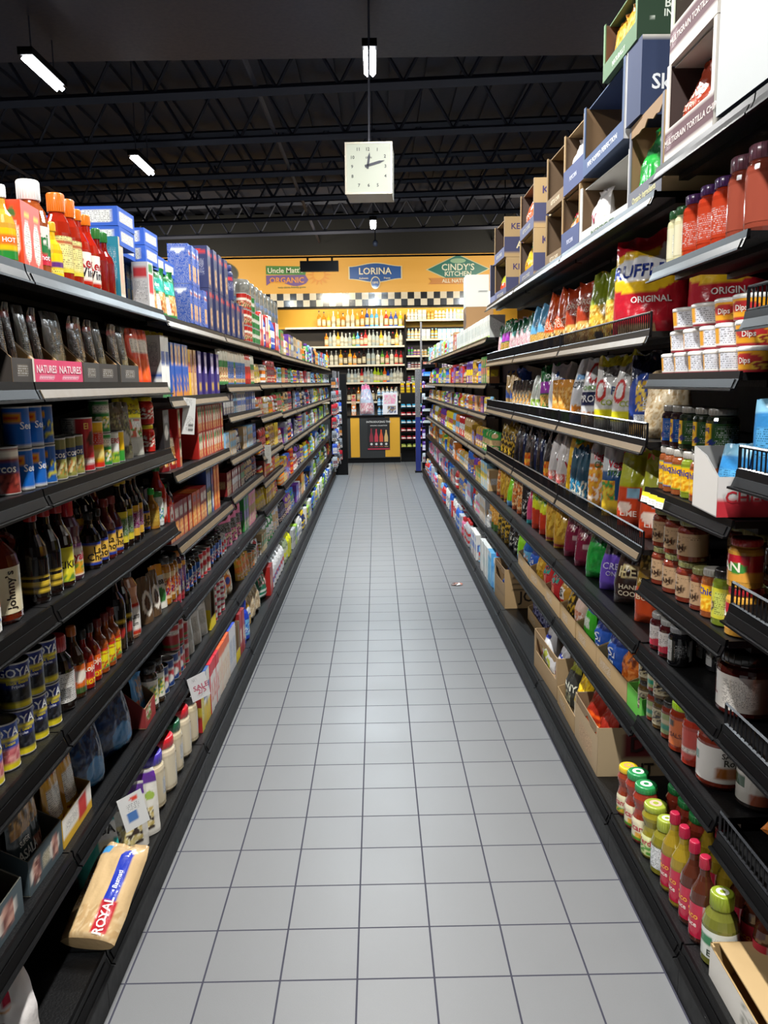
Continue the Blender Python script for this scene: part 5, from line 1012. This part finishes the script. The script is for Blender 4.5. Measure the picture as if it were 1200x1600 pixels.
run('R',6,1.95,"@6.37 wbx*29>@8.95")
run('R',6,2.123,"@8.0 opbr>@8.35",'stacked on white cartons')
run('R',6,2.326,"@8.02 beve>@8.3",'stacked on white cartons')

put('orzo', (-.815, 2.37, .172), math.radians(36), 'left', label='nearest white noodle bag with purple band, beyond the tan rice bag')
put('orzo', (-.80, 2.45, .172), math.radians(36), 'left', label='second white noodle bag with purple band, close behind the first')
for i in range(3): put('whts', (-.83+i*.01, 2.52+i*.045, .172), math.radians(36), 'left rack, second bay, bottom shelf', (.8, .5, .9), order=i)

put('flam', (.97, 1.72, .535), math.radians(-60), 'right', tilt=(math.radians(-70), 0), label='orange and yellow chip bag lying on the lower near right shelf')
# ---------------------------------------------------------------- goods standing high on the far right shelves
# ---------------------------------------------------------------- clock
r = thing('wall_clock', 'square white clock hanging from the dark ceiling, hands at twelve past twelve', 'clock', (-.03, 6.2, 3.155), math.radians(-3)); r.rotation_euler = (0, math.radians(.8), math.radians(-4))
m = MB(); m.box(-.168, -.0, -.175, .168, .3, .175, K0)
for a in ((-.172, -.008, -.179, -.16, .002, .179), (.16, -.008, -.179, .172, .002, .179), (-.16, -.008, .167, .16, .002, .179), (-.16, -.008, -.179, .16, .002, -.167)): m.box(*a, K0)
link('case', m.mesh('case', M['alu'], False), r)
m = MB(); m.box(-.16, -.004, -.167, .16, -.0005, .167, hx('e4ead8')); link('face', m.mesh('face', plain('lit_clock_face', 'dfe6d2', .35, emis='e8f0da', es=.1), False), r)  # faint emission added to the face colour to brighten it
m = MB(); nums = {1: (.063, .126), 2: (.118, .08), 3: (.122, .012), 4: (.122, -.055), 5: (.066, -.118), 6: (.0, -.118), 7: (-.07, -.118), 8: (-.118, -.055), 9: (-.12, .012), 10: (-.115, .075), 11: (-.075, .13), 12: (-.005, .13)}
for k, (x, z) in nums.items():
    letter(m, lambda u, v: (u-.5, -.0055, v-.5), 1, 1, [(x+.5, z+.5, .026, hx('26302c'), str(k))], .0003)
letter(m, lambda u, v: (u-.5, -.0055, v-.5), 1, 1, [(.5, .572, .015, hx('26302c'), 'GE IN')], .0003)
link('numerals', m.mesh('num', M['paper'], False), r)
for a, L, w in ((math.radians(8), .09, .008), (math.radians(75), .125, .009)):
    m = MB(); dx, dz = math.sin(a), math.cos(a); x0, z0 = -.005, .018
    m.face([(x0-dx*.022-dz*w, -.009, z0-dz*.022+dx*w), (x0-dx*.022+dz*w, -.009, z0-dz*.022-dx*w), (x0+dx*L*.7+dz*w, -.009, z0+dz*L*.7-dx*w), (x0+dx*L, -.009, z0+dz*L), (x0+dx*L*.7-dz*w, -.009, z0+dz*L*.7+dx*w)], hx('2a3048'))
    h = link('hand', m.mesh('hand', M['paper'], False), r); sol = h.modifiers.new('s', 'SOLIDIFY'); sol.thickness = .002
m = MB(); m.bar((0, .05, .17), (0, .05, 1.6), .005, K0); link('hanging_rod', m.mesh('rod', M['joist']), r)
# ---------------------------------------------------------------- track light in front of the sign wall
r = thing('track_light', 'black box light hanging from a long rail before the yellow wall', 'light', (-.95, 14.5, 3.62))
m = MB(); m.box(-.33, -.06, -.09, .33, .06, .08, K0); link('housing', m.mesh('h', M['rail']), r)
m = MB(); m.bar((-4, 0, .15), (5, 0, .15), .011, K0); link('rail', m.mesh('rail', M['rail']), r)
for x in (-.2, .22):
    m = MB(); m.bar((x, 0, .08), (x, 0, .15), .012, K0); link('bracket', m.mesh('b', M['rail']), r)
for x in (-3.4, 3.2):
    m = MB(); m.bar((x, 0, .15), (x, 0, 1.4), .006, K0); link('hanger', m.mesh('b', M['rail']), r)
m = MB(); m.box(-.3, .061, -.06, .3, .066, .05, K0); link('lens', m.mesh('lens', plain('lit_lens', 'fff2d0', .3, emis='fff0cc', es=6)), r)
for fx_ in (-3.7, 2.6):  # two unseen fixtures added on the rail to brighten the yellow wall
    m = MB(); m.box(-.33, -.06, -.09, .33, .06, .08, K0); m.box(-.2, -.012, .08, -.18, .012, .14, K0); q = link('housing', m.mesh('h', M['rail'], False), r, (fx_+.95, 0, 0))
    ld = bpy.data.lights.new('track_lamp', 'AREA'); ld.shape = 'RECTANGLE'; ld.size = .6; ld.size_y = .1; ld.energy = 48; ld.color = (1, .9, .7)
    lo = bpy.data.objects.new('track_lamp', ld); COL.objects.link(lo); lo.parent = q; lo.location = (0, .08, 0); lo.rotation_euler = (math.radians(84), 0, 0)
ld = bpy.data.lights.new('track_lamp', 'AREA'); ld.shape = 'RECTANGLE'; ld.size = .6; ld.size_y = .1; ld.energy = 30; ld.color = (1, .9, .7)
lo = bpy.data.objects.new('track_lamp', ld); COL.objects.link(lo); lo.parent = r; lo.location = (0, .08, 0); lo.rotation_euler = (math.radians(97), 0, 0)
m = MB(); m.lathe([(.001, -.05), (.035, -.04), (.05, 0), (.035, .04), (.02, .06)], hx('3a3c48'), 14); m.bar((0, 0, .05), (0, 0, .42), .006, hx('3a3c48'))
o = thing('ceiling_camera', 'small dark dome camera hanging above the blue oval sign', 'camera', (.02, 14.2, 3.93)); link('dome', m.mesh('dome', M['joist']), o)
# ---------------------------------------------------------------- signs painted on the yellow wall
def sign(name, label, x, z, builder):
    r = thing(name, label, 'sign', (x, 17.194, z)); builder(r); return r
def plate(r, nm, poly, y, col, t=.006):
    m = MB(); m.prism(poly, 'y', y-t, y, hx(col)); link(nm, m.mesh(nm, M['paper'], False), r)
def words(r, L, y):
    m = MB(); letter(m, lambda u, v: (u, y, v), 1, 1, [(a, b, s, hx(c), t) for a, b, s, c, t in L], .0005); link('lettering', m.mesh('words', M['paper'], False), r)
def ogee(w, h, n=20):
    p = []
    for i in range(n+1):
        u = -1+2*i/n; p.append((u*w, -h*(.82+.18*math.cos(u*PI))))
    for i in range(n+1):
        u = 1-2*i/n; p.append((u*w, h*(.82+.18*math.cos(u*PI))))
    return p
def s_lor(r):
    plate(r, 'border', ogee(.55, .2), 0, 'e8dcb0'); plate(r, 'panel', ogee(.525, .182), -.007, '2a5aa6')
    plate(r, 'badge', [(.1*math.cos(a*PI/12), -.2+.125*math.sin(a*PI/12)) for a in range(24)], -.014, 'e8dcb0')
    plate(r, 'badge_center', [(.082*math.cos(a*PI/12), -.2+.105*math.sin(a*PI/12)) for a in range(24)], -.021, '3a64b0')
    words(r, [(0, .03, .155, 'f2ead0', 'LORINA'), (-.24, -.11, .04, 'f2ead0', 'Authentic'), (.24, -.11, .04, 'f2ead0', 'France'), (0, -.2, .055, 'f2ead0', '1895')], -.0285)
sign('wall_sign', 'blue oval-edged sign with white lettering at middle of yellow wall', .015, 3.845, s_lor)
def s_um(r):
    plate(r, 'green_banner', [(-.5, .02), (.3, .0), (.33, .12), (.2, .17), (-.5, .19)], 0, '4f8a4a')
    plate(r, 'purple_banner', [(-.5, -.2)]+[(-.5+i*.09, -.17+.05*math.sin(i*.7)) for i in range(1, 10)]+[(.36, -.1), (.3, 0), (-.5, .0)], -.007, '7a5a9a')
    sun = [((.12 if a % 2 else .26)*math.cos(a*PI/14)+.58, (.12 if a % 2 else .22)*math.sin(a*PI/14)-.0) for a in range(28)]
    plate(r, 'sun_rays', sun, -.004, 'e89a34'); plate(r, 'sun_disc', [(.58+.11*math.cos(a*PI/10), .11*math.sin(a*PI/10)) for a in range(20)], -.012, 'f0ae3c')
    words(r, [(-.1, .095, .12, 'eef0dc', 'Uncle Matt’s'), (-.08, -.1, .13, 'f0a040', 'ORGANIC'), (.02, -.24, .045, '8a8a50', 'tasty citrus, friendly grove')], -.0205)
sign('wall_sign', 'green and purple banner sign with orange sun on yellow wall', -1.72, 3.82, s_um)
def s_cin(r):
    plate(r, 'border', [(-.66, 0), (0, -.3), (.66, 0), (0, .3)], 0, 'd8d8b0'); plate(r, 'diamond', [(-.62, 0), (0, -.28), (.62, 0), (0, .28)], -.007, '2f7a70')
    plate(r, 'ribbon', [(-.6, -.29), (-.54, -.23), (-.6, -.17), (.6, -.17), (.54, -.23), (.6, -.29)], -.014, 'd08a44')
    plate(r, 'leaf', [(-.16+.16*math.cos(a*PI/8)+.16, .165+.05*math.sin(a*PI/8)) for a in range(16)], -.012, '9ac0a0')
    words(r, [(0, .04, .15, 'eef0dc', 'CINDY’S'), (0, -.09, .11, 'eef0dc', 'KITCHEN'), (0, -.23, .085, 'f2ead0', 'ALL NATURAL')], -.022)
sign('wall_sign', 'teal diamond sign with orange ribbon at right of yellow wall', 1.71, 3.89, s_cin)
def s_disc(r):
    for k, (q, c) in enumerate(((.42, '8a7a4a'), (.4, '3a3c3a'))): plate(r, 'disc', [(q*math.cos(a*PI/20), q*.62*math.sin(a*PI/20)) for a in range(40)], -.007*k, c)
    words(r, [(.12, .05, .16, 'dfe0d0', 'er')], -.015)
sign('wall_sign', 'dark round sign at left end of yellow wall', -3.2, 3.86, s_disc)
# ---------------------------------------------------------------- bottle wall
BX0, BX1, BX2 = -2.0, .66, 2.2
b = MB(); b.box(-2.6, 18.72, 2.84, 3.2, 18.8, 3.6, K0); struct('wall_bottle_upper', b, plain('glowing_yellow_wall', 'd8a838', .6))  # yellow above the top shelf; the stretch below is dark brown
b = MB(); b.box(-2.6, 18.72, 0, 3.2, 18.8, 2.84, K0); struct('wall_bottle_lower', b, plain('dark_back_wall', '3a3026', .6))
zb = {'fifth': 2.845, 'fourth': 2.425, 'third': 2.015, 'second': 1.625, 'lowest': 1.2}
liq = [('clear', 'e8e6da', 'clear spirit bottle'), ('amber', 'c8701c', 'amber liquor bottle'), ('gold', 'e0a030', 'golden liquor bottle'), ('blue', '1c3f9a', 'deep blue bottle'), ('azure', '4a9ad8', 'bright blue bottle'),
       ('green', '5a8a3a', 'green spirit bottle'), ('red', 'b02a2c', 'red liqueur bottle'), ('frost', 'b8c4c8', 'frosted white bottle'), ('dark', '2a1c18', 'dark brown bottle'), ('orange', 'e0641c', 'orange bottle'), ('lime', 'b8d02c', 'lime green bottle')]
for i, (k_, c_, d_) in enumerate(liq):
    cap = ['d8d4c8', '1a1a1a', 'b8902c', '1a1a2a', 'd8d8e0', '1c2c1c', 'a01c20', 'd0d0d0', '9a1c1c', 'e8e4dc', 'e8e0a0'][i]
    D('q'+k_, 'bot', (.088, .088, .335, 'liquor', c_, cap, '%s; r .1 .3 .9 .7 %sp' % (c_ if k_ in ('clear', 'frost') else 'b8ac90', 'd8d0bc' if k_ not in ('clear',) else 'c8c4b4'), 'lid', 'clear' if k_ in ('clear', 'frost') else 'glassy'), d_, n='liquor_bottle', c='bottle')
seqs = {'fifth': 'amber amber gold clear gold amber clear clear gold amber blue azure azure frost red blue blue lime', 'fourth': 'amber frost clear gold clear clear frost green azure red red clear frost frost gold clear frost dark gold clear',
        'third': 'orange clear clear gold dark gold amber dark dark frost frost clear green red clear red red', 'second': 'frost clear frost clear red frost clear frost lime lime green orange blue frost clear clear clear', 'lowest': 'dark dark amber red frost dark dark amber gold dark clear dark'}
for nm, z in zb.items():
    x1 = BX1
    r = thing('bottle_shelf', '%s long liquor shelf behind the counter%s' % (nm if nm in ('lowest',) else {'fifth': 'top', 'fourth': 'second highest', 'third': 'middle', 'second': 'second lowest'}[nm], ''), 'shelf', (0, 18.4, z), 0, 'long liquor shelves')
    m = MB(); m.box(BX0, 0, -.03, x1-.02, .3, 0, K0); link('board', m.mesh('board', M['black'], False), r)
    m = MB(); m.box(BX0, -.012, -.032, x1-.02, 0, .008, K0); link('edge_strip', m.mesh('edge', M['shelfb'], False), r)
    L = seqs[nm].split(); n = len(L); xa = BX0+.75 if nm == 'fifth' else -1.1 if nm != 'second' and nm != 'lowest' else -.62
    for i, q in enumerate(L):
        x = xa+(x1-.1-xa)*i/(n-1)
        hs = rn.uniform(.85, 1.12)
        put('q'+q, (x, 18.5+rn.uniform(0, .03), z+.001), rn.uniform(-.3, .3), '%s liquor shelf' % nm, (1, 1, hs if nm != 'fifth' else hs*1.1), order=x, desc=P['q'+q][2])
for nm, z in (('top', 2.98), ('second', 2.56), ('third', 2.2), ('fourth', 1.925), ('fifth', 1.62)):
    r = thing('bottle_shelf', '%s short shelf right of the long liquor shelves' % nm, 'shelf', (0, 18.4, z), 0, 'short shelves right of the liquor')
    m = MB(); m.box(BX1+.02, 0, -.03, BX2, .3, 0, K0); link('board', m.mesh('board', M['black'], False), r)
    m = MB(); m.box(BX1+.02, -.012, -.032, BX2, 0, .006, K0); link('edge_strip', m.mesh('edge', M['shelfb'], False), r)
    x = BX1+.08; rr = random.Random(int(z*100)); i = 0
    while x < BX2-.1:
        cc = rr.sample(['white', 'silver', 'pale blue', 'tan', 'white', 'gold'] if z > 2.4 else ['red', 'gold', 'dark red', 'green', 'tan', 'purple', 'white', 'silver'], 2)
        if cc[0] == cc[1]: continue
        kind = rr.choice(['box', 'bot', 'bot'] if z > 2.4 else ['bot', 'jar', 'jar']); key = fark(kind, cc[0], cc[1], 1 if z < 2.4 else 2)
        n = rr.choice((1, 2, 3)); w = P[key][1][0]+.008
        for j in range(n):
            if x > BX2-.1: break
            put(key, (x, 18.5, z+.001), 0, '%s short shelf behind counter' % nm, (1, 1, 1.05), order=x); x += w
m = MB(); m.box(-.012, 0, 0, .012, .32, 3.1, K0); thing('shelf_divider', 'black upright between the long and short liquor shelves', 'post', (BX1, 18.39, 0), me=m.mesh('div', M['black'], False))
m = MB(); m.box(-.02, 0, 0, .02, .03, 2.9, K0); thing('metal_post', 'thin grey post before the short liquor shelves', 'post', (.98, 17.9, 0), me=m.mesh('post', M['silver'], False))
# light under the sign wall, washing the bottles
for x in (-1.3, .3, 1.8):
    r = thing('under_soffit_lamp', '%s warm lamp strip hidden beneath the checkered band' % {-1.3: 'left', .3: 'middle', 1.8: 'right'}[x], 'light', (x, 17.75, 3.3), 0, 'lamps beneath the checkered band')
    m = MB(); m.box(-.5, -.04, .02, .5, .04, .06, K0); link('housing', m.mesh('h', M['white'], False), r)
    ld = bpy.data.lights.new('warm_strip', 'AREA'); ld.shape = 'RECTANGLE'; ld.size = 1.0; ld.size_y = .08; ld.energy = 24; ld.color = (1, .88, .6)
    lo = bpy.data.objects.new('warm_strip', ld); COL.objects.link(lo); lo.parent = r; lo.rotation_euler = (math.radians(35), 0, 0)
b = MB(); b.box(-2.6, 17.42, 3.36, 3.2, 18.75, 3.4, K0); struct('trim_5', b, M['yellow'])
# ---------------------------------------------------------------- counter
r = thing('sales_counter', 'black and yellow sales counter at the end of the aisle', 'counter', (0, 16.54, 0))
m = MB(); m.box(-1.3, 0, .1, .47, .7, .93, K0); link('body', m.mesh('body', M['counter'], False), r)
m = MB(); m.box(-1.3, .03, 0, .47, .7, .1, K0); link('kick_plate', m.mesh('kick', M['black'], False), r)
m = MB(); m.box(-1.32, -.03, .93, .49, .72, .965, K0); link('top', m.mesh('top', M['rail'], False), r)
m = MB(); m.box(-.54, -.008, .12, -.36, 0, .93, K0); link('yellow_panel', m.mesh('yp', M['yel2'], False), r)
m = MB(); m.box(.16, -.008, .12, .46, 0, .93, K0); link('yellow_panel', m.mesh('yp', M['yel2'], False), r)
r = thing('poster', 'black poster of four pink drink bottles on the counter front', 'poster', (.03, 16.525, .6))
m = MB(); m.box(-.225, -.004, -.33, .225, .002, .32, hx('151214')); m.box(-.225, -.005, -.33, .225, .002, -.3, hx('a82840')); link('sheet', m.mesh('sheet', M['paper'], False), r)
m = MB()
for i in range(4):
    x = -.15+i*.1; c = hx(['8a2434', 'c83a4a', 'd8502a', 'd8b070'][i]); z = -.27
    m.face([(x-.037, -.006, z), (x+.037, -.006, z), (x+.037, -.006, z+.2), (x+.013, -.006, z+.3), (x+.013, -.006, z+.37-i*.01), (x-.013, -.006, z+.37-i*.01), (x-.013, -.006, z+.3), (x-.037, -.006, z+.2)], c)
    m.face([(x-.037, -.007, z+.01), (x+.037, -.007, z+.01), (x+.037, -.007, z+.1), (x-.037, -.007, z+.1)], hx('2a2426'))
    m.face([(x+.024*math.cos(a*PI/6), -.008, z+.055+.024*math.sin(a*PI/6)) for a in range(12)], hx('d8d0cc'))
letter(m, lambda u, v: (u, -.006, v), 1, 1, [(0, .235, .045, hx('dcd8d4'), 'INTRODUCING THE'), (0, .16, .026, hx('dcd8d4'), 'ORGANIC COLLECTION')][:2], .0004)
link('printed_picture', m.mesh('pic', M['paper'], False), r)
# candy rack right of the counter
r = thing('candy_rack', 'black tiered candy rack at the right end of the counter', 'rack', (.84, 16.5, 0))
m = MB(); m.box(-.345, .14, .0, .36, .5, 1.4, K0); link('cabinet', m.mesh('cab', M['black'], False), r)
TZ = (.3, .46, .62, .78, .94, 1.1)
for z in TZ:
    m = MB(); m.box(-.34, -.02, z-.02, .35, .14, z, K0); m.box(-.34, -.03, z-.02, .35, -.02, z+.02, K0); link('tray', m.mesh('t', M['rail'], False), r)
D('cpk', 'bag', (.1, .06, .09, 'c8303a; r 0 .3 1 .6 e8dcd0'), 'red candy packet', n='candy_packet', c='packet')
D('cpk2', 'bag', (.1, .06, .09, '3a9ac0; r 0 .3 1 .6 e8dcd0'), 'blue candy packet', n='candy_packet', c='packet')
D('cpk3', 'bag', (.1, .06, .09, '9ab850; n 0 .2 1 .8 e0c060,9ab850'), 'green candy packet', n='candy_packet', c='packet')
for j, z in enumerate(TZ):
    for i in range(6):
        key = ['cpk3', 'cpk', 'cpk', 'cpk2', 'cpk', 'cpk2'][(j+(i > 3)) % 6]
        put(key, (.54+i*.115, 16.56, z+.001), rn.uniform(-.1, .1), 'candy rack, %s tier' % ['lowest', 'second', 'third', 'fourth', 'fifth', 'top'][j], (1, 1, .9), order=i)
# goods on the counter
D('gift', 'bag', (.3, .2, .62, 'c0cce0; n .05 .5 .95 .85 c8d4ec,e0b8d0,a8b8d8; n .05 .05 .95 .4 d8a8b0,c0707c,ecd8d8; n 0 .86 1 1 e888b0,d8609a', 3), 'clear-wrapped gift basket with pink bow', n='gift_basket', c='basket')
put('gift', (-.2, 16.75, .966), 0, 'counter', label='clear-wrapped gift basket with pink bow on the counter')
for i in range(5):
    for j in range(3):
        D('mn%d' % j, 'bot', (.07, .07, .17, 'slim', '6aa8d4' if j < 2 else 'b8b0a0', 'c0a070', 'cfe4f2; r 0 .3 1 .6 5a9ac8'), 'small blue drink bottle' if j < 2 else 'small pale drink bottle', n='drink_bottle', c='bottle')
        put('mn%d' % j, (.05+i*.085, 16.66+.11*j, .966+.19*j), 0, 'stepped counter display', order=i, layer=['bottom step', 'middle step', 'top step'][j])
m = MB(); m.box(-.02, .06, 0, .42, .38, .185, K0); m.box(-.02, .17, .185, .42, .38, .375, K0)
thing('stepped_riser', 'black stepped riser holding small bottles on the counter', 'riser', (.03, 16.65, .966), me=m.mesh('riser', M['black'], False))
r = thing('flyer_stand', 'upright pink and white flyer on the counter', 'flyer', (.27, 16.58, .966))
D('fl', 'box', (.3, .01, .45, 'ece6ea; n .1 .5 .9 .92 e8a8c0,d8e0d0,e890b0; n .3 .08 .9 .4 3a4a7a,e0dcd8,8a6a4a; r .05 .45 .95 .48 c0a8b0'), 'flyer')
link('sheet', parts_of('fl', False)[0][1], r); m = MB(); m.box(-.15, -.03, 0, .15, .05, .012, K0); link('foot', m.mesh('foot', M['rail'], False), r)
put(fark('box', 'orange', 'white', 2), (-.47, 16.7, .966), 0, 'counter left end', order=0)
put(fark('box', 'tan', 'red', 2), (-.47, 16.7, 1.18), 0, 'counter left end', order=1)
for i in range(4): put(fark('jar', 'gold', 'yellow', 2), (.53+i*.12, 16.72, 1.402), 0, 'top of the candy rack', order=i)
for i in range(4): put(fark('jar', 'yellow', 'orange', 2), (.53+i*.12, 16.85, 1.402), 0, 'back of candy rack top', (1, 1, 1.6), order=i)
# ---------------------------------------------------------------- end caps
m = MB(); m.box(-.83, 14.42, 0, -.53, 14.5, 1.78, K0); thing('end_panel', 'black end panel at the far end of the left rack', 'panel', me=m.mesh('p', M['black'], False))
for nm, c1, c2 in (('pA', 'b82a34', '2a2a34'), ('pB', '8a8e94', '2a2c34'), ('pC', '3a5ab8', 'd8d4d0'), ('pD', 'b0b4b8', '6a2a34'), ('pE', '4a2a7a', 'e4dcf0'), ('pF', '3a3c40', 'c87a34')):
    D(nm, 'bag', (.1, .025, .17, '%s; r .1 .3 .9 .6 %sp; n .1 .05 .9 .28 %s,d0c0b0' % (c1, c2, c2)), {'pA': 'red and black', 'pB': 'silver-grey', 'pC': 'blue and white', 'pD': 'pale grey and maroon', 'pE': 'purple and white', 'pF': 'black and orange'}[nm]+' hanging packet', n='hanging_packet', c='packet', o={'style': 'brick'})
for c, (y, x) in enumerate(((14.36, -.66), (14.02, -.69), (13.6, -.69), (13.1, -.69))):
    for j in range(7 if c else 6):
        put(['pA', 'pB', 'pF', 'pD', 'pC', 'pB', 'pA'][(j+c) % 7], (x, y, .28+j*.21), math.radians(35), 'peg strip %s at left rack end' % ['on the end panel', 'one', 'two', 'three'][c] if c == 0 else 'left rack end, %s peg strip' % ORD[c+0], order=j*1.0)
    m = MB(); m.box(-.012, .024, .2, .012, .03, 1.82, K0); m2 = thing('peg_strip', 'thin hanging strip of packets, %s from the left end panel' % ['first', 'second', 'third', 'fourth'][c], 'strip', (x, y+.01, 0), me=m.mesh('strip', M['silver'], False))
r = thing('end_column', 'blue and grey column at the far end of the right rack', 'column', (.735, 14.6, 0))
m = MB(); m.box(-.045, 0, .03, .045, .08, 1.0, K0); link('lower_panel', m.mesh('c', M['blue'], False), r)
m = MB(); m.box(-.045, 0, 1.0, .045, .08, 1.85, K0); link('upper_panel', m.mesh('c', M['silver'], False), r)
m = MB(); m.box(-.06, -.01, 0, .12, .1, .03, K0); link('foot', m.mesh('c', M['black'], False), r)
m = MB(); m.box(-.1, 0, 0, .26, .03, 2.0, K0); thing('end_panel', 'black peg panel beside the blue column', 'panel', (.9, 14.5, 0), me=m.mesh('p', M['black'], False))
for c in range(3):
    for j in range(8):
        put('pE' if (j+c) % 5 else 'pD', (.84+c*.1, 14.44-.01*c, .2+j*.21), rn.uniform(-.3, .3), 'blue column peg panel, %s strip' % ['left', 'middle', 'right'][c], (.9, 1, 1), order=j*1.0)
D('kb0', 'box', (.22, .14, .09, 'b0604a; r .1 .3 .9 .7 d8b0a0p'), 'salmon carton'); D('kb1', 'box', (.22, .14, .12, '2a72c0; r .1 .3 .9 .7 7ab0e0p'), 'bright blue carton'); D('kb2', 'box', (.22, .14, .1, 'c8bcbc; r .1 .3 .9 .7 6a5a5ap; r 0 0 .1 1 b82a34'), 'pale carton with red edge'); D('kb3', 'box', (.22, .14, .09, 'b8bcb8'), 'plain grey carton')
br = thing('bin_rack', 'black rack of six tilted bins at the far end of the right rack', 'rack', (.93, 14.2, 0))
m = MB(); m.box(-.08, .15, 0, .12, .18, 2.05, K0); link('post', m.mesh('post', M['black'], False), br)
for j in range(6):
    z = 1.92-j*.2; y = 14.22-j*.02
    m = MB(); m.box(-.12, -.09, -.06, .12, .09, -.05, K0); m.box(-.12, -.1, -.06, .12, -.09, .0, K0); m.box(-.12, .09, -.06, .12, .1, .06, K0)
    o = link('bin', m.mesh('bin', M['rail'], False), br, (0, y-14.2, z)); o.rotation_euler = (0, 0, math.radians(-20))
    put('kb%d' % min(j, 3), (.93, y, z-.049), math.radians(-20), 'end bins of right rack', (.95, 1, 1), order=j)
# ---------------------------------------------------------------- tags and floor scraps
def tagm(w, h, sx, nm, label, loc, rot):
    a = art(sx); m = MB()
    F = lambda u, v: (-w/2+u*w, 0, v*h-h)
    m.grid(F, 12, 16, lambda u, v: ev(a, u, v), False); m.grid(lambda u, v: (w/2-u*w, .0012, v*h-h), 1, 1, lambda u, v: a[0], False); letter(m, F, w, h, a[2], .0006)
    o = thing(nm, label, 'tag', loc, me=m.mesh('tag', M['paper'], False)); o.rotation_euler = rot; return o
tagm(.075, .11, 'dfe0de; e .65 .85 .16 .08 e0442e; r .2 .2 .6 .5 4a78b8; r .3 .55 .8 .75 dfe0dep', 'shelf_tag', 'white price tag with red dot and blue box, lower left shelves', (-.745, 2.22, .44), (0, math.radians(-12), math.radians(38)))
tagm(.08, .11, 'e4e4e4; t .6 .5 .026 c0506a SALE; t .6 .32 .026 c0506a 2/5; r .2 .8 .5 .88 e4e4e4p; r .3 .1 .7 .2 e4e4e4p', 'shelf_tag', 'white sale tag with red print above the cereal boxes', (-.745, 3.12, .47), (math.radians(6), math.radians(-14), math.radians(36)))
tagm(.055, .15, 'd0d0cc; r .3 .1 .9 .5 d0d0ccp; r .5 .12 .9 .16 3a3a3a; r .5 .22 .9 .26 3a3a3a; r .5 .32 .9 .36 3a3a3a; r .2 .8 .7 .95 d0d0ccp', 'shelf_tag', 'long grey curled price tag under the cracker boxes', (-.77, 3.38, 1.57), (0, math.radians(6), math.radians(35)))
tagm(.05, .13, 'a8a8a0; r .2 .1 .8 .9 a8a8a0p', 'shelf_tag', 'narrow grey hanging tag in the fifth bay of left rack', (-.77, 5.7, 1.2), (0, 0, math.radians(35)))
for i in range(3): tagm(.045, .032, 'e4e4da; r 0 .6 1 1 e4d02a; r .1 .1 .9 .5 e4e4dap', 'price_ticket', '%s yellow and white price ticket below banana-yellow salsa jars' % ['nearest', 'middle', 'farthest'][i], (.832, 2.36+i*.065, 1.272), (math.radians(-12), 0, math.radians(-80)))
m = MB()
for k in range(7):
    a0 = k*.9; m.face([(.05*math.cos(a0), .03*math.sin(a0), .004), (.05*math.cos(a0+.8), .03*math.sin(a0+.8), .012), (.01*k-.03, .012, .018)], hx('d8b8a8' if k % 2 else 'c88a78'))
thing('candy_wrapper', 'small crumpled pink wrapper on the floor by the right rack', 'wrapper', (.62, 6.35, .001), me=m.mesh('wrapper', M['foil'], False))
finish_labels()
